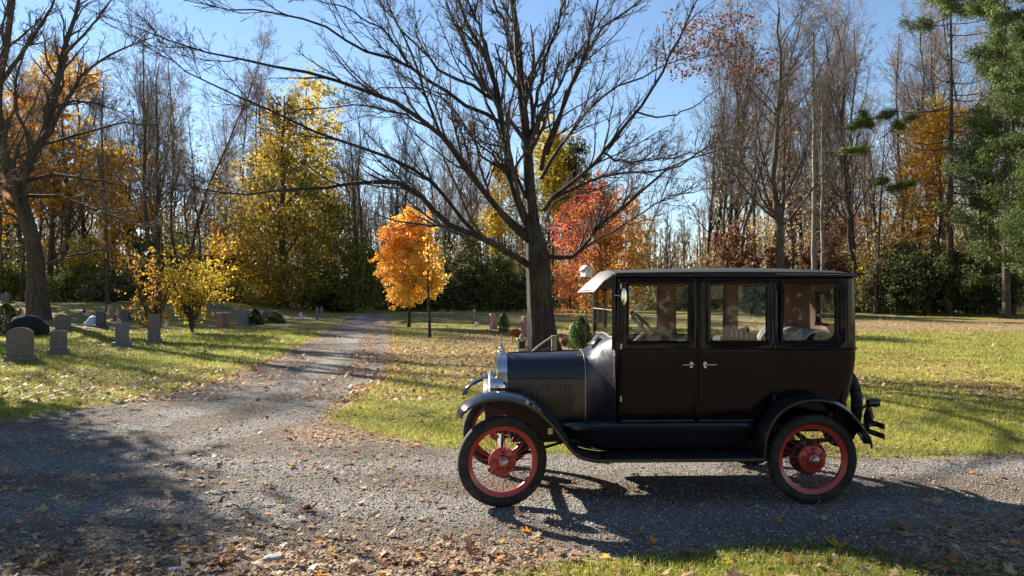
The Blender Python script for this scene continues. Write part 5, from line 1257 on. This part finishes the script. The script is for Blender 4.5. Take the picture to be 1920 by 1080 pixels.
rock('flat_stone', G(330, 1070), .055, .038, .018, st_m, 'flat bluish grey stone at the bottom edge among shaded leaves', 'stone', 2, .08)

# ------------------------------------------------------------------ graveyard
gran = simple('weathered_granite', (.19, .16, .13), .85, var=.6, scale=9, bmp=.008)
gran_b = simple('blue_grey_granite', (.17, .17, .175), .8, var=.5, scale=9, bmp=.006)
gran_r = simple('red_granite', (.30, .155, .12), .6, var=.3, scale=12, bmp=.003)
gran_w = simple('white_marble', (.62, .61, .58), .7, var=.12, scale=9, bmp=.003)
gran_d = simple('dark_granite', (.075, .078, .09), .5, var=.3, scale=9, bmp=.002)
def stone(px, py, wpx, hpx, label, mat, top='flat', base=True, dep=.32, rot=.0, Yo=0, tilt=0, basew=1.3, group=None, capmat=None):
    p = G(px, py); s = p.y / F; W_, H_ = wpx * s, hpx * s; e = empty('headstone', p, rot, label, 'headstone', group); hb = .14 if base else -.03
    D = min(W_ * .75, dep); m = MB(); n = 10
    if top == 'flat': pr = [(-W_ / 2, hb), (W_ / 2, hb), (W_ / 2 * .98, H_ * .96), (W_ / 2 * .9, H_), (-W_ / 2 * .9, H_), (-W_ / 2 * .98, H_ * .96)]
    elif top == 'round': pr = [(-W_ / 2, hb), (W_ / 2, hb)] + [(W_ / 2 * math.cos(math.pi * i / n), H_ - W_ * .28 + W_ * .28 * math.sin(math.pi * i / n)) for i in range(n + 1)]
    elif top == 'serp': pr = [(-W_ / 2, hb), (W_ / 2, hb), (W_ / 2, H_ * .88), (W_ * .3, H_ * .95), (W_ * .12, H_), (-W_ * .12, H_), (-W_ * .3, H_ * .95), (-W_ / 2, H_ * .88)]
    elif top == 'taper': pr = [(-W_ / 2, hb), (W_ / 2, hb), (W_ * .42, H_ * .97), (W_ * .36, H_), (-W_ * .36, H_), (-W_ * .42, H_ * .97)]
    m.prism(pr, -D / 2, D / 2)
    o = m.build('slab', mat, e, bevel=.012, solid=0); o.rotation_euler = (0, tilt, 0)
    if capmat: m = MB(); m.box(-W_ * .52, W_ * .52, -D * .52, D * .52, H_, H_ + .05); m.build('cap', capmat, e, bevel=.01)
    if base: m = MB(); m.box(-W_ * basew / 2, W_ * basew / 2, -D * .8, D * .8, -.05, .138); m.build('plinth', mat, e, bevel=.015)
    return e
stone(38, 676, 42, 62, 'largest worn granite headstone at the left edge, nearest the gravel', gran, 'round', True, .42, .5, basew=1.12)
stone(110, 664, 27, 44, 'reddish brown headstone on a low plinth right of the largest worn one', gran, 'flat', True, .30, .45)
stone(229, 649, 23, 43, 'slim grey headstone on a wide plinth left of the orange brown shrub', gran_b, 'flat', True, .30, .45, basew=1.5)
stone(289, 643, 22, 54, 'tall narrow headstone standing against the orange brown shrub', gran, 'taper', True, .3, .4)
stone(118, 622, 24, 33, 'grey headstone with a small dark bush in front of it', gran, 'round', True, .32, .3, basew=1.3)
stone(189, 614, 16, 31, 'dark blue headstone beside the pale bundle and the small flag', gran_d, 'taper', True, .3, .2)
stone(310, 615, 9, 17, 'small pale stone between the orange shrub and the yellow shrub', gran_w, 'taper', False)
stone(412, 614, 11, 27, 'left one of a pair of reddish headstones with pale tops left of the drive', gran_r, 'flat', False, .3, .1, capmat=gran_w)
stone(424, 613, 10, 26, 'right one of a pair of reddish headstones with pale tops left of the drive', gran_r, 'flat', False, .3, .1, capmat=gran_w)
stone(456, 610, 14, 28, 'blue grey headstone with a flared top right of the reddish pair', gran_b, 'serp', True, .3)
stone(474, 606, 12, 22, 'small dark headstone with a pale flower right of the blue grey one', gran_d, 'round', False)
stone(500, 604, 14, 20, 'dark low headstone under the left side of the olive gold maple', gran_d, 'serp', False)
stone(12, 574, 16, 20, 'dark bluish headstone on top of the bank at the left edge', gran_d, 'serp', True)
stone(236, 602, 15, 22, 'dark brown headstone behind the striped flags', gran_d, 'flat', True)
stone(595, 600, 5, 24, 'left one of two thin grey posts by the end of the drive', gran_b, 'flat', False, .2)
stone(603, 599, 4, 24, 'right one of two thin grey posts by the end of the drive', gran_b, 'flat', False, .2)
stone(564, 600, 6, 14, 'tiny pale stone just left of the two thin grey posts', gran_w, 'taper', False, .2)
stone(924, 616, 11, 28, 'reddish headstone with a drooping flag left of the small green conifer', gran_r, 'flat', True, .3, .3)
stone(944, 613, 12, 21, 'dark headstone mostly hidden by the small green conifer', gran_d, 'flat', False, .3, capmat=gran_w)
stone(985, 631, 14, 38, 'tall red granite headstone right of the orange mums beside the big maple', gran_r, 'taper', True, .4, .55, basew=1.3)
stone(1073, 636, 10, 26, 'pale headstone peeping out left of the green conifer by the car', gran_w, 'round', False, .25)
# wall of boulders and shrubs
rock('boulder', G(50, 630), .82, .7, .66, simple('black_boulder', (.010, .010, .010), .95, bmp=.01), 'large black rounded boulder behind the worn headstones at the left', 'boulder', 5, .10)
rock('boulder', G(1664, 583), .42, .4, .28, gran_w, 'small white rock at the far edge of the right lawn', 'rock', 6, .1)
rock('wrapped_bundle', G(176, 612), .42, .3, .36, simple('pale_blue_cloth', (.42, .48, .62), .8), 'pale blue white bundle lying against the dark blue headstone', 'bundle', 7, .12)
rock('earth_mound', G(628, 582), 1.6, 1.2, .95, simple('dark_earth', (.02, .016, .012), .95, bmp=.03), 'dark mound of earth at the far end of the drive', 'mound', 8, .14)
rock('small_stone', G(895, 611), .12, .1, .16, gran_w, 'tiny pale garden ornament on the lawn left of the reddish headstone', 'ornament', 9, .2)
def conifer(px, py, hpx, wpx, label, seed, mat, name='dwarf_conifer', ls=.03, n=5200, pots=False):
    p = G(px, py); s = p.y / F; H_, W_ = hpx * s, wpx * s / 2; r = np.random.RandomState(seed); e = empty(name, p, 0, label, 'shrub')
    z = r.uniform(.02, 1, n) ** 1.2; a = r.uniform(0, 6.28, n); prof = np.sin(np.clip(1 - z, 0, 1) ** .75 * 1.75) * (1 + .15 * np.sin(a * 3 + z * 9) + .10 * np.sin(a * 7 + z * 15)); rr = W_ * prof * r.uniform(.55, 1.08, n)
    q = np.stack([rr * np.cos(a), rr * np.sin(a), z * H_], 1)
    m = MB(); m.tube([(0, 0, -.05), (0, 0, H_ * .85)], [.035, .01], 8); m.build('trunk', M['bark_dark'], e)
    link('crown', leaf_mesh('crown', q, ls, r, np.clip(.5 + .25 * np.sin(a * 3 + z * 9) + r.normal(0, .15, n), 0, 1), .5, .3), mat, e)
lf_con = leafmat('conifer_green', [(0, (.04, .07, .02)), (.5, (.10, .16, .035)), (1, (.22, .28, .07))], .3)
conifer(1089, 655, 62, 46, 'bushy green conifer standing behind the cowl of the sedan', 1, lf_con, ls=.028, n=9000)
conifer(945, 622, 36, 20, 'small pointed green conifer beside the reddish headstone', 2, lf_con, ls=.022, n=3500)
conifer(118, 621, 17, 18, 'small dark bush in front of the grey headstone', 3, leafmat('black_green', [(0, (.008, .012, .006)), (1, (.03, .035, .015))], .1), 'small_bush', n=2500)
conifer(12, 628, 60, 60, 'dark low bush on the bank slope at the left edge', 7, lf_thick, 'low_bush', n=5000, ls=.05)
conifer(478, 609, 30, 26, 'small dark conifer among the headstones under the olive gold maple', 8, lf_green, n=3500, ls=.05)
conifer(515, 605, 20, 34, 'low round green bush near the foot of the olive gold maple', 9, lf_mid, 'low_bush', n=3500, ls=.05)
def mum(px, py, wpx, hpx, label, mat, seed, pot=None):
    p = G(px, py); s = p.y / F; r = np.random.RandomState(seed); e = empty('chrysanthemum', p, 0, label, 'flowers'); n = 2600; d = norm(r.normal(size=(n, 3))); d[:, 2] = np.abs(d[:, 2]) - .1
    q = d * np.array([wpx * s / 2, wpx * s / 2, hpx * s]) * r.uniform(.8, 1.04, (n, 1)); link('blooms', leaf_mesh('blooms', q, .02, r, None, .8), mat, e)
    m = MB(); m.lathe([(.0, -.03), (.08, -.03), (.11, .06), (.0, .06)], (0, 0, 0), 'z', 16); m.build('pot', gran_d, e)
mum(967, 630, 24, 15, 'round orange chrysanthemum beside the tall red headstone', leafmat('orange_bloom', [(0, (.6, .16, .02)), (1, (.85, .36, .04))], .3), 1)
mum(1061, 652, 22, 22, 'red and pink flowers between the big maple and the green conifer', leafmat('pink_bloom', [(0, (.35, .03, .05)), (.5, (.5, .10, .12)), (1, (.75, .55, .52))], .3), 2)
mum(226, 657, 10, 5, 'small purple flowers at the foot of the slim grey headstone', leafmat('purple_bloom', [(0, (.15, .06, .20)), (1, (.40, .25, .45))], .3), 3)
# small flags on sticks
def grave_flag(px, py, hpx, fw_, fh, label, seed, rot=.0):
    p = G(px, py); s = p.y / F; e = empty('grave_flag', p, rot, label, 'flag'); H_ = hpx * s; fw2, fh2 = fw_ * s, fh * s
    m = MB(); m.tube([(0, 0, -.03), (0, 0, H_)], .007, 6); m.build('stick', M['wood_rim'], e)
    for cname, par, c in (('red_stripes', 0, (.5, .06, .06)), ('white_stripes', 1, (.78, .74, .70))):
        m = MB()
        for i in range(7):
            if i % 2 != par: continue
            z0, z1 = H_ - fh2 * i / 7, H_ - fh2 * (i + 1) / 7
            xs_ = (0, .33, .66, 1.0) if i > 3 else (.42, .66, 1.0)
            m.loft([[(.008 + u * fw2, .03 * math.sin(u * 5 + seed), z - .35 * fh2 * u * u) for u in xs_] for z in (z0, z1)], True)
        m.build(cname, simple('flag_' + cname + str(seed), c, .8), e, solid=.003)
    m = MB(); m.loft([[(.008 + u * fw2, .03 * math.sin(u * 5 + seed), z - .35 * fh2 * u * u) for u in (0, .2, .42)] for z in (H_, H_ - fh2 * 4 / 7)], True); m.build('blue_field', simple('flag_blue' + str(seed), (.05, .07, .2), .8), e, solid=.003)
grave_flag(155, 600, 22, 12, 13, 'small red white and blue flag on the bank left of the dark blue headstone', 1)
grave_flag(197, 600, 26, 8, 16, 'small pale flag just right of the dark blue headstone', 2, .4)
grave_flag(214, 600, 24, 9, 14, 'small flag leaning above the largest striped flag', 3, -.2)
grave_flag(212, 618, 26, 14, 16, 'largest striped flag above the slim grey headstone', 4)
grave_flag(36, 604, 26, 10, 16, 'faded dark flag above the black boulder at the left', 5)
grave_flag(917, 617, 27, 8, 22, 'drooping red flag on the reddish headstone left of the small conifer', 6, 1.0)
# solar light, little bench sign, rail of branches
p = G(889, 596); s = p.y / F; e = empty('garden_light', p, 0, 'small white stake light on the far lawn left of the headstones', 'garden light')
m = MB(); m.tube([(0, 0, -.05), (0, 0, 12 * s)], .02, 8); m.build('stake', gran_w, e); m = MB(); m.lathe([(.0, 12 * s), (.09, 12 * s), (.07, 12 * s + .10), (.0, 12 * s + .13)], (0, 0, 0), 'z', 14); m.build('lamp_head', gran_w, e)
wd = simple('weathered_wood', (.30, .25, .15), .85, var=.3, scale=10, bmp=.003)
p = AT(978, 14.0); s = 14.0 / F; e = empty('wooden_lantern', p, .1, 'old wooden box lantern standing just behind the sedan hood', 'lantern')
zt = CH - (628 - HY) * s; W_ = 8.5 * s
m = MB(); m.box(-W_, W_, -W_, W_, 0, .12); m.box(-W_ * .86, -W_ * .62, -W_, -W_ * .7, .12, zt - .1); m.box(W_ * .62, W_ * .86, -W_, -W_ * .7, .12, zt - .1); m.box(-W_ * .86, -W_ * .62, W_ * .7, W_, .12, zt - .1); m.box(W_ * .62, W_ * .86, W_ * .7, W_, .12, zt - .1)
m.box(-W_ * .9, W_ * .9, -W_, W_, zt - .34, zt - .28); m.build('frame', wd, e, bevel=.004)
m = MB(); m.box(-W_ * .6, W_ * .6, -W_ * .8, W_ * .6, zt - .26, zt - .12); m.build('dark_box', M['chassis'], e)
m = MB(); m.box(-W_ * 1.1, W_ * 1.1, -W_ * 1.1, W_ * 1.1, zt - .1, zt - .06); m.lathe([(.0, zt + .02), (.03, zt), (.05, zt - .06), (.0, zt - .06)], (0, 0, 0), 'z', 10); m.build('roof', wd, e, bevel=.004)
p = AT(1039, 15.0); s = 15.0 / F; e = empty('branch_rail', p, 0, 'square wooden post with thin branches leaning on it in front of the big maple', 'fence')
zt = CH - (629 - HY) * s; m = MB(); m.box(-.055, .055, -.055, .055, -.1, zt); m.build('post', wd, e, bevel=.006)
pt = lambda px, py, dy: (((px - CX) * (15 + dy) / F - p.x), dy, CH - (py - HY) * (15 + dy) / F)
m = MB(); m.tube([pt(1036, 631, -.07), pt(1020, 641, -.08), pt(1008, 650, -.09), pt(995, 662, -.1), pt(975, 690, -.1)], [.02, .018, .02, .022, .024], 8); m.build('leaning_branch', simple('pale_branch', (.36, .30, .24), .85), e)
m = MB(); m.tube([pt(1036, 652, -.07), pt(1020, 656, -.05), pt(1000, 662, .0), pt(985, 668, .1), pt(970, 675, .1)], .014, 8); m.tube([pt(984, 648, .1), pt(996, 658, .05), pt(1003, 662, .0)], .012, 6); m.build('lower_branch', M['bark_dark'], e)
# birdhouse on a thin pole
p = AT(1099, 22.0); s = 22.0 / F; e = empty('birdhouse', p, .55, 'small white birdhouse on a thin dark pole beside the sun visor of the sedan', 'birdhouse')
z0, z1 = CH - (519 - HY) * s, CH - (506 - HY) * s; W_ = 7.5 * s
m = MB(); m.prism([(-W_, z0), (W_, z0), (W_, z1), (0, z1 + 7 * s), (-W_, z1)], -W_ * 1.1, W_ * 1.1); m.build('box', gran_w, e)
m = MB()
for sg in (1, -1): m.add([(0, -W_ * 1.35, z1 + 8.2 * s), (0, W_ * 1.35, z1 + 8.2 * s), (sg * W_ * 1.25, W_ * 1.35, z1 - 1.0 * s), (sg * W_ * 1.25, -W_ * 1.35, z1 - 1.0 * s)], [(0, 1, 2, 3)])
m.build('roof', simple('grey_white_board', (.5, .5, .48), .8), e, solid=.02, offset=0)
m = MB(); m.lathe([(.0, -.004), (.026, -.004), (.026, .004), (.0, .004)], (0, -W_ * 1.1 - .002, z1 - .02), 'y', 16); m.build('entrance_hole', M['chassis'], e)
m = MB(); m.tube([(0, 0, -.1), (0, 0, z0)], .016, 8); m.build('pole', M['bark_dark'], e)
bpy.context.view_layer.update()
